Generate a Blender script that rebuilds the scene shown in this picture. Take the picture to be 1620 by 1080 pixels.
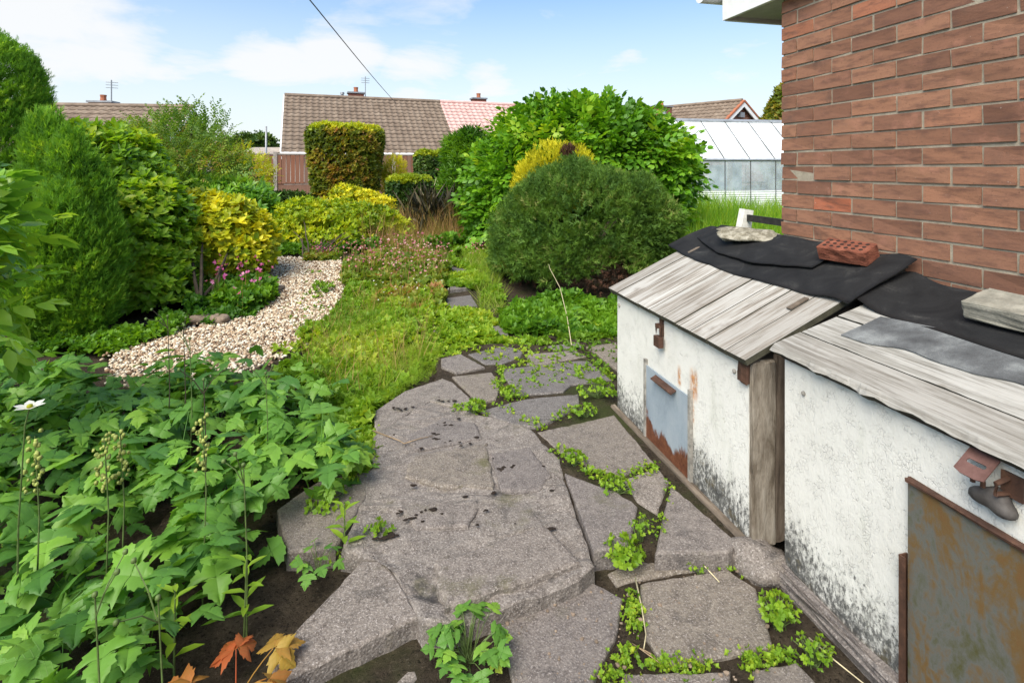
import bpy, bmesh, math
import numpy as np
from mathutils import Vector, Matrix
sc = bpy.context.scene
for o in list(bpy.data.objects): bpy.data.objects.remove(o)
rng = np.random.default_rng(11)
R = math.radians

# ------------------------------------------------------------------ camera
F, CX, HY, H, TH = 850.0, 810.0, 262.0, 1.5, R(13.9)      # pixels of the photograph, eye height, yaw
cam = bpy.data.objects.new('camera', bpy.data.cameras.new('camera')); sc.collection.objects.link(cam)
cam.location = (0, 0, H); cam.rotation_euler = (R(90), 0, -TH)
cam.data.sensor_width = 36; cam.data.lens = 36*F/1620; cam.data.shift_y = (HY-540)/1620
cam.data.clip_start = .03; cam.data.clip_end = 2000
sc.camera = cam
sc.render.engine = 'CYCLES'; sc.cycles.max_bounces = 12; sc.cycles.diffuse_bounces = 6; sc.cycles.transmission_bounces = 10; sc.cycles.transparent_max_bounces = 16
CT, ST = math.cos(TH), math.sin(TH)
def ray(px, py):
    a, b = (px-CX)/F, -(py-HY)/F
    return np.array((a*CT+ST, -a*ST+CT, b))
EYE = np.array((0, 0, H))
def W(px, py, Z): return EYE+ray(px, py)*Z
def onX(px, py, X): d = ray(px, py); return EYE+d*(X/d[0])

# ------------------------------------------------------------------ light
SUN = Vector((-.44, -.48, .76)).normalized()
sun = bpy.data.objects.new('sun', bpy.data.lights.new('sun', 'SUN')); sc.collection.objects.link(sun)
sun.data.energy = 2.3; sun.data.angle = R(46); sun.data.color = (1, .91, .77)
sun.rotation_euler = SUN.to_track_quat('Z', 'Y').to_euler(); sun.location = (0, 0, 8)
sc.view_settings.view_transform = 'Standard'; sc.view_settings.look = 'None'
sc.view_settings.exposure = 1.48; sc.view_settings.gamma = 1

# ------------------------------------------------------------------ node helpers
def nd(nt, t, props=None, **ins):
    n = nt.nodes.new(t)
    for k, v in (props or {}).items(): setattr(n, k, v)
    for k, v in ins.items():
        key = int(k[1:]) if k[0] == '_' else k.replace('_', ' ')
        s = n.inputs[key]
        if isinstance(v, bpy.types.NodeSocket): nt.links.new(v, s)
        else: s.default_value = v
    return n
def c4(c): return (c[0], c[1], c[2], 1)
def mth(nt, op, a, b=0.0, c=0.0, clamp=False):
    return nd(nt, 'ShaderNodeMath', dict(operation=op, use_clamp=clamp), _0=a, _1=b, _2=c).outputs[0]
def noise(nt, vec, scale, detail=4, rough=.55, dist=0.0):
    return nd(nt, 'ShaderNodeTexNoise', None, Vector=vec, Scale=scale, Detail=detail, Roughness=rough, Distortion=dist).outputs['Fac']
def ramp(nt, fac, stops, interp='LINEAR'):
    n = nd(nt, 'ShaderNodeValToRGB', None, Fac=fac); cr = n.color_ramp; cr.interpolation = interp
    while len(cr.elements) < len(stops): cr.elements.new(.5)
    for e, (p, c) in zip(cr.elements, stops):
        e.position = p; e.color = c4(c) if hasattr(c, '__len__') else (c, c, c, 1)
    return n.outputs[0]
def mix(nt, fac, a, b, mode='MIX'):
    n = nt.nodes.new('ShaderNodeMix'); n.data_type = 'RGBA'; n.blend_type = mode
    for s, v in ((n.inputs[0], fac), (n.inputs[6], a), (n.inputs[7], b)):
        if isinstance(v, bpy.types.NodeSocket): nt.links.new(v, s)
        elif hasattr(v, '__len__'): s.default_value = c4(v)
        else: s.default_value = v
    return n.outputs[2]
def mscale(nt, vec, s, loc=(0, 0, 0)):
    return nd(nt, 'ShaderNodeMapping', None, Vector=vec, Scale=s, Location=loc).outputs[0]
def maprange(nt, v, a, b, c=0.0, d=1.0):
    return nd(nt, 'ShaderNodeMapRange', dict(interpolation_type='SMOOTHSTEP'), _0=v, _1=a, _2=b, _3=c, _4=d).outputs[0]
def newmat(name):
    m = bpy.data.materials.new(name); m.use_nodes = True; nt = m.node_tree
    b = nt.nodes['Principled BSDF']; tc = nt.nodes.new('ShaderNodeTexCoord')
    return m, nt, b, tc.outputs['Object']
def fin(nt, b, col=None, rough=.8, height=None, bs=.4, bd=.01, metal=0.0, spec=.4):
    for k, v in (('Base Color', col), ('Roughness', rough), ('Metallic', metal), ('Specular IOR Level', spec)):
        if isinstance(v, bpy.types.NodeSocket): nt.links.new(v, b.inputs[k])
        elif v is not None: b.inputs[k].default_value = c4(v) if k == 'Base Color' else v
    if height is not None:
        bp = nd(nt, 'ShaderNodeBump', None, Strength=bs, Distance=bd, Height=height)
        nt.links.new(bp.outputs[0], b.inputs['Normal'])
def objrnd(nt): return nd(nt, 'ShaderNodeObjectInfo').outputs['Random']

# ------------------------------------------------------------------ sky
world = bpy.data.worlds.new('World'); sc.world = world; world.use_nodes = True
wt = world.node_tree; bg = wt.nodes['Background']
sky = nd(wt, 'ShaderNodeTexSky', dict(sky_type='NISHITA', sun_disc=False, sun_elevation=math.asin(SUN.z),
         sun_rotation=math.atan2(SUN.x, SUN.y), air_density=1.0, dust_density=1.2, ozone_density=1.5))
geo = nd(wt, 'ShaderNodeTexCoord').outputs['Generated']
dirn = nd(wt, 'ShaderNodeVectorMath', dict(operation='NORMALIZE'), _0=geo).outputs[0]
sep = nd(wt, 'ShaderNodeSeparateXYZ', None, _0=dirn)
zz = mth(wt, 'MAXIMUM', sep.outputs[2], 0.0)
den = mth(wt, 'ADD', zz, .22)
cp = nd(wt, 'ShaderNodeCombineXYZ', None, _0=mth(wt, 'DIVIDE', sep.outputs[0], den), _1=mth(wt, 'DIVIDE', sep.outputs[1], den), _2=mth(wt, 'MULTIPLY', zz, 3.0)).outputs[0]
n1 = noise(wt, cp, 1.5, 8, .6, .35)
blob = None
for px, py, r, k in ((0, 20, .30, 1.15), (130, 60, .20, 1), (300, 110, .13, .8), (420, 95, .15, 1), (540, 90, .16, 1.1), (660, 115, .15, 1), (770, 135, .12, .9), (1000, 90, .07, .5), (-260, 60, .3, 1), (-700, -100, .4, .9), (1900, 100, .3, .8), (2600, -300, .5, .8)):
    d = ray(px, py); d = d/np.linalg.norm(d)
    sub = nd(wt, 'ShaderNodeVectorMath', dict(operation='SUBTRACT'), _0=dirn, _1=tuple(d)).outputs[0]
    sub = mscale(wt, sub, (1, 1, 1.7))
    ln = nd(wt, 'ShaderNodeVectorMath', dict(operation='LENGTH'), _0=sub).outputs['Value']
    v = maprange(wt, ln, 0.0, r, k, 0.0)
    blob = v if blob is None else mth(wt, 'MAXIMUM', blob, v)
cf = maprange(wt, mth(wt, 'ADD', mth(wt, 'MULTIPLY', blob, .34), n1), .42, .82)
hz = maprange(wt, sep.outputs[2], .0, .40, .84, .06)
cf = mth(wt, 'MAXIMUM', mth(wt, 'MULTIPLY', cf, .93), hz)
skc = mix(wt, cf, mix(wt, 1.0, sky.outputs[0], (.54, .76, .85), 'MULTIPLY'), (3.75, 3.75, 3.75))
wt.links.new(skc, bg.inputs[0]); bg.inputs[1].default_value = .095

# ------------------------------------------------------------------ mesh helpers
COL = sc.collection
def tagit(o, label=None, cat=None, group=None, kind=None):
    for k, v in (('label', label), ('category', cat), ('group', group), ('kind', kind)):
        if v: o[k] = v
    return o
def thing(name, loc, label, cat, group=None):
    o = bpy.data.objects.new(name, None); COL.objects.link(o); o.location = [float(v) for v in loc]
    o.empty_display_size = .1
    return tagit(o, label, cat, group)
def wloc(o):
    v = np.zeros(3)
    while o is not None: v = v+np.array(o.location); o = o.parent
    return v
def mkmesh(name, V, Fc, mat, smooth=False, rnd=None, co=None):
    V = np.asarray(V, dtype=np.float32); me = bpy.data.meshes.new(name)
    if isinstance(Fc, np.ndarray):
        m, k = Fc.shape
        me.vertices.add(len(V)); me.vertices.foreach_set('co', V.ravel())
        me.loops.add(m*k); me.loops.foreach_set('vertex_index', Fc.astype(np.int32).ravel())
        me.polygons.add(m); me.polygons.foreach_set('loop_start', np.arange(0, m*k, k, dtype=np.int32))
        me.polygons.foreach_set('loop_total', np.full(m, k, dtype=np.int32))
        me.update(calc_edges=True)
    else:
        me.from_pydata([tuple(map(float, v)) for v in V], [], [tuple(int(i) for i in f) for f in Fc]); me.update()
    if rnd is not None:
        a = me.attributes.new('rnd', 'FLOAT', 'POINT'); a.data.foreach_set('value', np.asarray(rnd, dtype=np.float32))
    if co is not None:
        a = me.attributes.new('leafco', 'FLOAT_VECTOR', 'POINT'); a.data.foreach_set('vector', np.asarray(co, dtype=np.float32).ravel())
    if smooth: me.polygons.foreach_set('use_smooth', np.ones(len(me.polygons), dtype=bool))
    me.materials.append(mat)
    return me
def link(name, me, parent=None, loc=(0, 0, 0)):
    o = bpy.data.objects.new(name, me); COL.objects.link(o); o.parent = parent; o.location = [float(v) for v in loc]
    return o
def obj(name, VF, mat, parent=None, smooth=False, rnd=None, co=None, org=None):
    """world-space geometry; the object's origin goes to org (parent origin by default)"""
    V, Fc = VF; V = np.asarray(V, float); pl = wloc(parent) if parent else np.zeros(3)
    if org is None: org = pl if parent else np.array((V[:, 0].mean(), V[:, 1].mean(), V[:, 2].min()))
    me = mkmesh(name, V-org, Fc, mat, smooth, rnd, co)
    return link(name, me, parent, np.asarray(org)-pl)
def box(x0, x1, y0, y1, z0, z1):
    V = np.array([(x, y, z) for z in (z0, z1) for y in (y0, y1) for x in (x0, x1)], float)
    return V, [(0, 2, 3, 1), (4, 5, 7, 6), (0, 1, 5, 4), (2, 6, 7, 3), (0, 4, 6, 2), (1, 3, 7, 5)]
def bbox(x0, x1, y0, y1, z0, z1, bev=.004, seg=1, jit=0.0, sub=0):
    bm = bmesh.new(); V, Fc = box(x0, x1, y0, y1, z0, z1)
    vs = [bm.verts.new(v) for v in V]; [bm.faces.new([vs[i] for i in f]) for f in Fc]
    if sub: bmesh.ops.subdivide_edges(bm, edges=list(bm.edges), cuts=sub, use_grid_fill=True)
    if bev:
        es = [e for e in bm.edges if len(e.link_faces) == 2 and e.calc_face_angle(0) > .5]
        bmesh.ops.bevel(bm, geom=es, offset=bev, segments=seg, affect='EDGES', profile=.5)
    bm.verts.index_update()
    V = np.array([v.co[:] for v in bm.verts]); Fc = [[v.index for v in f.verts] for f in bm.faces]; bm.free()
    if jit: V = V+rng.normal(0, jit, V.shape)
    return V, Fc
def xf(VF, M):
    V, Fc = VF; A = np.array(M); return np.asarray(V)@A[:3, :3].T+A[:3, 3], Fc
def join(*L):
    Vs, Fs, o = [], [], 0
    for V, Fc in L:
        Vs.append(np.asarray(V, float)); Fs += [[int(i)+o for i in f] for f in Fc]; o += len(V)
    return np.concatenate(Vs), Fs
def frame(o, ux, uy, uz=(0, 0, 1)):
    M = Matrix.Identity(4)
    for i, u in enumerate((ux, uy, uz)):
        for j in range(3): M[j][i] = u[j]
    for j in range(3): M[j][3] = o[j]
    return M
def tube(pts, radii, sides=6, caps=True):
    pts = np.asarray(pts, float); n = len(pts); radii = np.broadcast_to(np.asarray(radii, float), (n,))
    T = np.gradient(pts, axis=0); T /= np.linalg.norm(T, axis=1)[:, None]+1e-9
    ref = np.array((0, 0, 1.)) if abs(T[:, 2]).mean() < .8 else np.array((1., 0, 0))
    A = np.cross(T, ref); A /= np.linalg.norm(A, axis=1)[:, None]+1e-9; B = np.cross(T, A)
    an = np.linspace(0, 2*math.pi, sides, endpoint=False)
    V = (pts[:, None]+radii[:, None, None]*(np.cos(an)[None, :, None]*A[:, None]+np.sin(an)[None, :, None]*B[:, None])).reshape(-1, 3)
    Fc = [(i*sides+j, i*sides+(j+1) % sides, (i+1)*sides+(j+1) % sides, (i+1)*sides+j) for i in range(n-1) for j in range(sides)]
    if caps: Fc += [tuple(range(sides))[::-1], tuple((n-1)*sides+j for j in range(sides))]
    return V, Fc
def smst(a, b, x): t = np.clip((x-a)/(b-a), 0, 1); return t*t*(3-2*t)
def tz(x, y): return .34*smst(3.6, 11, y)+.12*smst(11, 18, y)+0*x
def gp(px, py, z=None, dz=0.0):
    """ground point seen at a pixel: on the terrain, or on a level z"""
    d = ray(px, py); g = 0.0 if z is None else z
    for _ in range(12):
        p = EYE+d*((g+dz-H)/d[2])
        if z is not None: break
        g = .5*g+.5*float(tz(p[0], p[1]))
    return p
def inpoly(P, poly):
    x, y = P[:, 0], P[:, 1]; c = np.zeros(len(P), bool); n = len(poly)
    for i in range(n):
        x1, y1 = poly[i][:2]; x2, y2 = poly[i-1][:2]
        with np.errstate(divide='ignore', invalid='ignore'):
            c ^= ((y1 > y) != (y2 > y)) & (x < (x2-x1)*(y-y1)/(y2-y1+1e-12)+x1)
    return c
def psample(poly, n):
    poly = np.asarray(poly)[:, :2]; lo, hi = poly.min(0), poly.max(0); out = np.zeros((0, 2))
    while len(out) < n:
        P = lo+rng.random((n*2, 2))*(hi-lo); out = np.concatenate([out, P[inpoly(P, poly)]])
    return out[:n]
def nrm(v): return v/(np.linalg.norm(v, axis=-1, keepdims=True)+1e-9)
def vnoise(P, s, seed=0, k=7):
    """cheap smooth 3-D noise: a sum of random sine waves, about -1..1"""
    r = np.random.default_rng(seed); K = r.normal(0, s, (k, 3)); ph = r.random(k)*6.28
    return np.sin(P@K.T+ph).sum(1)/math.sqrt(k)

# ------------------------------------------------------------------ leaf templates: verts, tris, leaf number of each vertex
def leaf8(w=.3, fold=.08, curl=-.15):
    V = np.array([(0, 0, 0), (-w*.85, .3, fold), (0, .3, 0), (w*.85, .3, fold), (-w*.8, .66, fold+curl*.5), (0, .66, curl*.5), (w*.8, .66, fold+curl*.5), (0, 1, curl)], float)
    T = np.array([(0, 2, 1), (0, 3, 2), (1, 2, 5), (1, 5, 4), (2, 3, 6), (2, 6, 5), (4, 5, 7), (5, 6, 7)])
    return V, T, np.zeros(8)
def leaf2(w=.3, fold=.1, curl=-.1):
    return np.array([(0, 0, 0), (w, .45, fold), (0, 1, curl), (-w, .45, fold)], float), np.array([(0, 1, 2), (0, 2, 3)]), np.zeros(4)
def blade(w=.05): return np.array([(-w, 0, 0), (w, 0, 0), (0, 1, 0)], float), np.array([(0, 1, 2)]), np.zeros(3)
def place(T, o, d, u, s):
    d = nrm(np.asarray(d, float)); u = np.asarray(u, float); u = nrm(u-d*(u@d)); x = np.cross(d, u)
    V, Fc, L = T; return np.asarray(o)+s*(V[:, :1]*x+V[:, 1:2]*d+V[:, 2:]*u), Fc, L
def merge(L):
    Vs, Ts, Ls, o = [], [], [], 0
    for i, (V, T, l) in enumerate(L): Vs.append(V); Ts.append(T+o); Ls.append(l+i); o += len(V)
    return np.concatenate(Vs), np.concatenate(Ts), np.concatenate(Ls)
def rosette(n, leaf, tilt=50, rs=None, layers=1):
    r = np.random.default_rng(3); L = []
    for k in range(n):
        a = 6.283*k/n*1.0+r.normal(0, .2); t = R(tilt+r.normal(0, 12)); d = (math.cos(a)*math.sin(t), math.cos(t), math.sin(a)*math.sin(t))
        L.append(place(leaf, (0, .02*k/n, 0), d, (0, 1, 0) if t > .5 else (math.cos(a), 0, math.sin(a)), .7+.4*r.random()))
    return merge(L)
def spray(n, leaf, size=.42, droop=-.25, opp=False):
    """a twig along +y with leaves to both sides"""
    r = np.random.default_rng(5); L = []
    for k in range(n):
        t = (k+.6)/n; sgn = 1 if k % 2 else -1; o = (0, t*.85, droop*t*t)
        L.append(place(leaf, o, (sgn*(1.1-.5*t), .55+.5*t, -.15+r.normal(0, .15)), (sgn*.2*r.normal(), 0, 1), size*(1.05-.35*t)))
    L.append(place(leaf, (0, .8, droop*.7), (0, 1, -.4), (0, 0, 1), size*.75))
    return merge(L)
def plume(n=16, w=.045, spread=.6, l=.45):
    r = np.random.default_rng(9); L = []
    for k in range(n):
        t = k/n; a = r.random()*6.28; s = spread*(1-.35*t)
        L.append(place(blade(w), (0, t*.75, 0), (math.cos(a)*s, .75, math.sin(a)*s), (math.sin(a), .2, -math.cos(a)), l*(1.1-.5*t)))
    return merge(L)
def scatter(P, D, U, S, T, unit_rnd=None, leafvar=.35):
    V, Fc, Lf = T; n, k = len(P), len(V)
    D = nrm(D); U = nrm(U-D*(U*D).sum(1, keepdims=True)); X = np.cross(D, U); S = np.broadcast_to(S, (n,))
    A = P[:, None]+S[:, None, None]*(V[None, :, 0:1]*X[:, None]+V[None, :, 1:2]*D[:, None]+V[None, :, 2:3]*U[:, None])
    Fa = (Fc[None]+(np.arange(n)*k)[:, None, None]).reshape(-1, 3)
    nl = int(Lf.max())+1; ur = rng.random(n) if unit_rnd is None else unit_rnd
    lr = (rng.random((n, nl))-.5)*leafvar
    rn = np.clip(ur[:, None]+lr[:, Lf.astype(int)], 0, 1).ravel()
    return A.reshape(-1, 3), Fa, rn
def joinS(L):
    Vs, Fs, Rs, o = [], [], [], 0
    for V, Fc, r in L: Vs.append(V); Fs.append(Fc+o); Rs.append(r); o += len(V)
    return np.concatenate(Vs), np.concatenate(Fs), np.concatenate(Rs)
def lobe_pts(lobes, n, rmin=.6, bump=.12, bs=5., zmin=None, seed=1, low=-.9):
    """points through the outer shell of a union of ellipsoids with an uneven outline; returns points and outward directions"""
    lobes = np.asarray(lobes, float); ar = (lobes[:, 3]*lobes[:, 4]+lobes[:, 3]*lobes[:, 5]+lobes[:, 4]*lobes[:, 5]); ar = ar/ar.sum()
    outP, outN = [], []; got = 0
    for _ in range(40):
        i = rng.choice(len(lobes), n, p=ar); d = nrm(rng.normal(size=(n, 3))); d = d[:]; L = lobes[i]
        f = 1-(1-rmin)*rng.random(n)**1.6
        P0 = L[:, :3]+d*L[:, 3:]
        f = f*(1+bump*vnoise(P0, bs, seed)+.4*bump*vnoise(P0, bs*3, seed+1))
        P = L[:, :3]+d*L[:, 3:]*f[:, None]; N = nrm(d/L[:, 3:])
        ok = d[:, 2] > low
        for j, l in enumerate(lobes):
            q = (P-l[:3])/l[3:]; ok &= ~(((q*q).sum(1) < (rmin*.95)**2) & (i != j))
        if zmin is not None: ok &= P[:, 2] > zmin
        outP.append(P[ok]); outN.append(N[ok]); got += ok.sum()
        if got >= n: break
    return np.concatenate(outP)[:n], np.concatenate(outN)[:n]
def rv(n, s=1.0): return rng.normal(0, s, (n, 3))
# ------------------------------------------------------------------ materials
def m_soil():
    m, nt, b, co = newmat('soil'); n = noise(nt, co, 9, 10, .78); n2 = noise(nt, co, 85, 6, .8); n3 = noise(nt, co, 1.1, 5, .65)
    c = ramp(nt, n, [(.3, (.028, .020, .014)), (.52, (.08, .060, .042)), (.72, (.15, .115, .08))])
    c = mix(nt, maprange(nt, n2, .56, .66), c, (.17, .135, .10)); c = mix(nt, maprange(nt, n2, .46, .36), c, (.010, .007, .005))
    c = mix(nt, maprange(nt, n3, .50, .66, 0, .8), c, (.055, .075, .018))
    fin(nt, b, c, .97, mth(nt, 'ADD', n, n2), 1.0, .03, spec=.15); return m
def m_slab(name, a, bb, dark=.35, alg=.5):
    m, nt, b, co = newmat(name); r = objrnd(nt)
    co2 = nd(nt, 'ShaderNodeVectorMath', dict(operation='ADD'), _0=co, _1=nd(nt, 'ShaderNodeCombineXYZ', None, _0=mth(nt, 'MULTIPLY', r, 37.0)).outputs[0]).outputs[0]
    big = noise(nt, co2, 3.5, 6, .65); mid = noise(nt, co2, 28, 6, .75); fine = noise(nt, co2, 120, 5, .85)
    vo = nd(nt, 'ShaderNodeTexVoronoi', None, Vector=co2, Scale=120.0)
    c = mix(nt, big, a, bb)
    c = mix(nt, maprange(nt, mid, .35, .7), c, mix(nt, 1.0, c, (.48, .46, .45), 'MULTIPLY'))
    c = mix(nt, maprange(nt, noise(nt, co2, 9, 6, .75, .8), .50, .66, 0, .55), c, mix(nt, 1.0, c, (.42, .41, .40), 'MULTIPLY'))
    c = mix(nt, maprange(nt, fine, .52, .66, 0, .9), c, (.50, .45, .42))
    c = mix(nt, maprange(nt, fine, .46, .34, 0, .95), c, (.05, .043, .042))
    c = mix(nt, mth(nt, 'MULTIPLY', maprange(nt, vo.outputs['Distance'], .30, .16, 0, .8), maprange(nt, mid, .45, .6)), c, (.46, .40, .37))
    c = mix(nt, maprange(nt, noise(nt, co2, 5, 5, .7, .5), .57, .70, 0, dark), c, (.035, .032, .03))
    c = mix(nt, maprange(nt, noise(nt, mscale(nt, co2, (1, 1, 1), (7, 3, 0)), 3.2, 6, .7), .55, .72, 0, alg), c, (.10, .095, .028))
    c = mix(nt, mth(nt, 'MULTIPLY', r, .35), c, (.10, .09, .10))
    h = mth(nt, 'ADD', mth(nt, 'MULTIPLY', fine, .6), mth(nt, 'ADD', mid, mth(nt, 'MULTIPLY', vo.outputs['Distance'], -.5)))
    fin(nt, b, c, .9, h, .75, .006, spec=.25); return m
def m_brick():
    m, nt, b, co = newmat('brick'); r = objrnd(nt)
    off = nd(nt, 'ShaderNodeCombineXYZ', None, _0=mth(nt, 'MULTIPLY', r, 91.0), _1=mth(nt, 'MULTIPLY', r, 53.0)).outputs[0]
    co = nd(nt, 'ShaderNodeVectorMath', dict(operation='ADD'), _0=co, _1=off).outputs[0]
    c = ramp(nt, r, [(0, (0.171, 0.082, 0.053)), (.2, (0.238, 0.114, 0.072)), (.42, (0.304, 0.150, 0.091)), (.6, (0.209, 0.102, 0.065)), (.8, (0.275, 0.131, 0.079)), (.95, (0.319, 0.153, 0.091)), (1, (0.380, 0.121, 0.063))])
    st = noise(nt, mscale(nt, co, (1, 3, 14)), 3, 5, .65); sp = noise(nt, co, 110, 5, .85); bl = noise(nt, co, 9, 5, .6)
    c = mix(nt, maprange(nt, st, .44, .68, 0, .7), c, (.125, .062, .045))
    c = mix(nt, maprange(nt, noise(nt, co, 3.5, 5, .7), .56, .72, 0, .5), c, (.10, .065, .052))
    c = mix(nt, maprange(nt, bl, .54, .75, 0, .5), c, (.40, .185, .125))
    c = mix(nt, maprange(nt, sp, .56, .68, 0, .75), c, (.08, .04, .03))
    c = mix(nt, maprange(nt, noise(nt, co, 60, 3, .7), .70, .76, 0, .7), c, (.5, .42, .36))
    fin(nt, b, c, .88, mth(nt, 'ADD', mth(nt, 'MULTIPLY', sp, .5), mth(nt, 'ADD', st, bl)), .5, .004, spec=.3); return m
def m_rough(name, stops, s=12, fs=120, bs=.5, bd=.006, rough=.9, spec=.3, detail=6, dist=0.0, stretch=(1, 1, 1), metal=0.0):
    m, nt, b, co = newmat(name); co = mscale(nt, co, stretch)
    n = noise(nt, co, s, detail, .65, dist); f = noise(nt, co, fs, 4, .7)
    v = mth(nt, 'ADD', mth(nt, 'MULTIPLY', n, .75), mth(nt, 'MULTIPLY', f, .25))
    fin(nt, b, ramp(nt, v, stops), rough, mth(nt, 'ADD', n, mth(nt, 'MULTIPLY', f, .5)), bs, bd, metal, spec); return m
def m_paint(name, z0, hgt, crack=True, rust=None):
    """white paint on render: cracked, mould climbing from the foot"""
    m, nt, b, co = newmat(name); s = nd(nt, 'ShaderNodeSeparateXYZ', None, _0=co)
    big = noise(nt, co, 4, 5, .6); fine = noise(nt, mscale(nt, co, (1, 1, .6)), 70, 5, .75); mid = noise(nt, mscale(nt, co, (1, 1, .8)), 38, 8, .8)
    c = mix(nt, maprange(nt, big, .4, .7, 0, .5), (.74, .72, .67), (.64, .62, .57))
    c = mix(nt, maprange(nt, noise(nt, mscale(nt, co, (1, 1, .25)), 7, 5, .6), .56, .72, 0, .4), c, (.55, .55, .47))
    vo = nd(nt, 'ShaderNodeTexVoronoi', dict(feature='DISTANCE_TO_EDGE'), Vector=nd(nt, 'ShaderNodeVectorMath', dict(operation='ADD'), _0=co, _1=mscale(nt, nd(nt, 'ShaderNodeTexNoise', None, Vector=co, Scale=30.0).outputs['Color'], (.03, .03, .03))).outputs[0], Scale=80.0 if crack else 60.0)
    ck = mth(nt, 'MULTIPLY', maprange(nt, vo.outputs[0], .07, .015), maprange(nt, noise(nt, co, 16, 5, .7), .46, .6))
    c = mix(nt, mth(nt, 'MULTIPLY', ck, .26 if crack else .10), c, (.17, .17, .18))
    foot = mth(nt, 'ADD', maprange(nt, s.outputs[2], z0, z0+hgt*.8, .38, -.2), mth(nt, 'MULTIPLY', mth(nt, 'SUBTRACT', big, .5), .5))
    mould = maprange(nt, mth(nt, 'ADD', mth(nt, 'MULTIPLY', mth(nt, 'SUBTRACT', mid, .5), 1.5), mth(nt, 'ADD', foot, .5)), .62, 1.08)
    c = mix(nt, mth(nt, 'MULTIPLY', mould, .93), c, (.028, .027, .025))
    c = mix(nt, mth(nt, 'MULTIPLY', maprange(nt, mth(nt, 'ADD', fine, mth(nt, 'MULTIPLY', foot, .6)), .66, .74), .8), c, (.06, .06, .058))
    c = mix(nt, mth(nt, 'MULTIPLY', maprange(nt, foot, .15, .35), maprange(nt, noise(nt, co, 14, 5, .7), .55, .68, 0, .8)), c, (.115, .095, .055))
    for (yc, zc, wy, wz) in rust or ():
        dy = mth(nt, 'ABSOLUTE', mth(nt, 'SUBTRACT', mth(nt, 'ADD', s.outputs[1], mth(nt, 'MULTIPLY', mth(nt, 'SUBTRACT', mid, .5), .035)), yc))
        dzz = mth(nt, 'ABSOLUTE', mth(nt, 'SUBTRACT', s.outputs[2], zc))
        k = mth(nt, 'MULTIPLY', maprange(nt, dy, wy, wy*.2), maprange(nt, dzz, wz, wz*.3))
        c = mix(nt, mth(nt, 'MULTIPLY', k, maprange(nt, mid, .36, .6, .2, .95)), c, ramp(nt, fine, [(.35, (.30, .075, .008)), (.65, (.62, .27, .05))]))
    fin(nt, b, c, .62, mth(nt, 'ADD', mth(nt, 'ADD', mid, mth(nt, 'MULTIPLY', fine, .5)), mth(nt, 'MULTIPLY', ck, -.7)), .55, .006, spec=.4); return m
def m_wood(name, axis, cols, pain=.5, gs=1.0):
    """weathered boards: grain stretched along one axis"""
    m, nt, b, co = newmat(name); r = objrnd(nt)
    co = nd(nt, 'ShaderNodeVectorMath', dict(operation='ADD'), _0=co, _1=nd(nt, 'ShaderNodeCombineXYZ', None, _0=mth(nt, 'MULTIPLY', r, 13.0), _1=mth(nt, 'MULTIPLY', r, 29.0)).outputs[0]).outputs[0]
    st = [9.0*gs]*3; st[axis] = .28*gs
    g = noise(nt, mscale(nt, co, st), 7, 7, .68, .7); g2 = noise(nt, mscale(nt, co, [s*3 for s in st]), 8, 4, .7); bst = [1.0]*3; bst[axis] = .10
    bl = noise(nt, mscale(nt, co, bst), 22*gs, 6, .7)
    c = ramp(nt, mth(nt, 'ADD', mth(nt, 'MULTIPLY', g, .65), mth(nt, 'MULTIPLY', g2, .35)), cols)
    pt = mth(nt, 'MULTIPLY', maprange(nt, mth(nt, 'ADD', bl, mth(nt, 'MULTIPLY', g, .5)), .66, .86), pain)
    c = mix(nt, pt, c, (.52, .51, .485))
    c = mix(nt, maprange(nt, noise(nt, co, 4*gs, 4, .6), .60, .72, 0, .5), c, (.11, .075, .05))
    c = mix(nt, mth(nt, 'MULTIPLY', r, .5), c, (.17, .145, .12))
    fin(nt, b, c, .85, mth(nt, 'ADD', g, mth(nt, 'MULTIPLY', g2, .6)), .7, .005, spec=.25); return m
def m_rust(name, cols, rustz=None):
    m, nt, b, co = newmat(name); s = nd(nt, 'ShaderNodeSeparateXYZ', None, _0=co)
    n = noise(nt, mscale(nt, co, (1, 1, .45)), 9, 7, .65, .4); f = noise(nt, co, 45, 5, .7); w = noise(nt, mscale(nt, co, (1, 1, .5)), 2.6, 4, .6, .6)
    c = ramp(nt, mth(nt, 'ADD', mth(nt, 'MULTIPLY', n, .6), mth(nt, 'ADD', mth(nt, 'MULTIPLY', w, .25), mth(nt, 'MULTIPLY', f, .15))), cols)
    rg = .55
    if rustz:
        k = maprange(nt, mth(nt, 'ADD', s.outputs[2], mth(nt, 'MULTIPLY', mth(nt, 'SUBTRACT', n, .5), .30)), rustz+.02, rustz-.02)
        c = mix(nt, k, c, ramp(nt, f, [(.3, (.10, .034, .018)), (.6, (.19, .07, .035)), (.8, (.26, .12, .06))]))
    fin(nt, b, c, .6, mth(nt, 'ADD', n, f), .35, .003, .25, .4); return m
def m_plain(name, col, rough=.6, var=.12, s=9, metal=0.0, spec=.4, bs=.15):
    m, nt, b, co = newmat(name); n = noise(nt, co, s, 6, .7)
    d = tuple(max(0, v*(1-2*var)) for v in col); u = tuple(v*(1+var) for v in col)
    fin(nt, b, ramp(nt, n, [(.3, d), (.65, u)]), rough, n, bs, .004, metal, spec); return m
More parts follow.
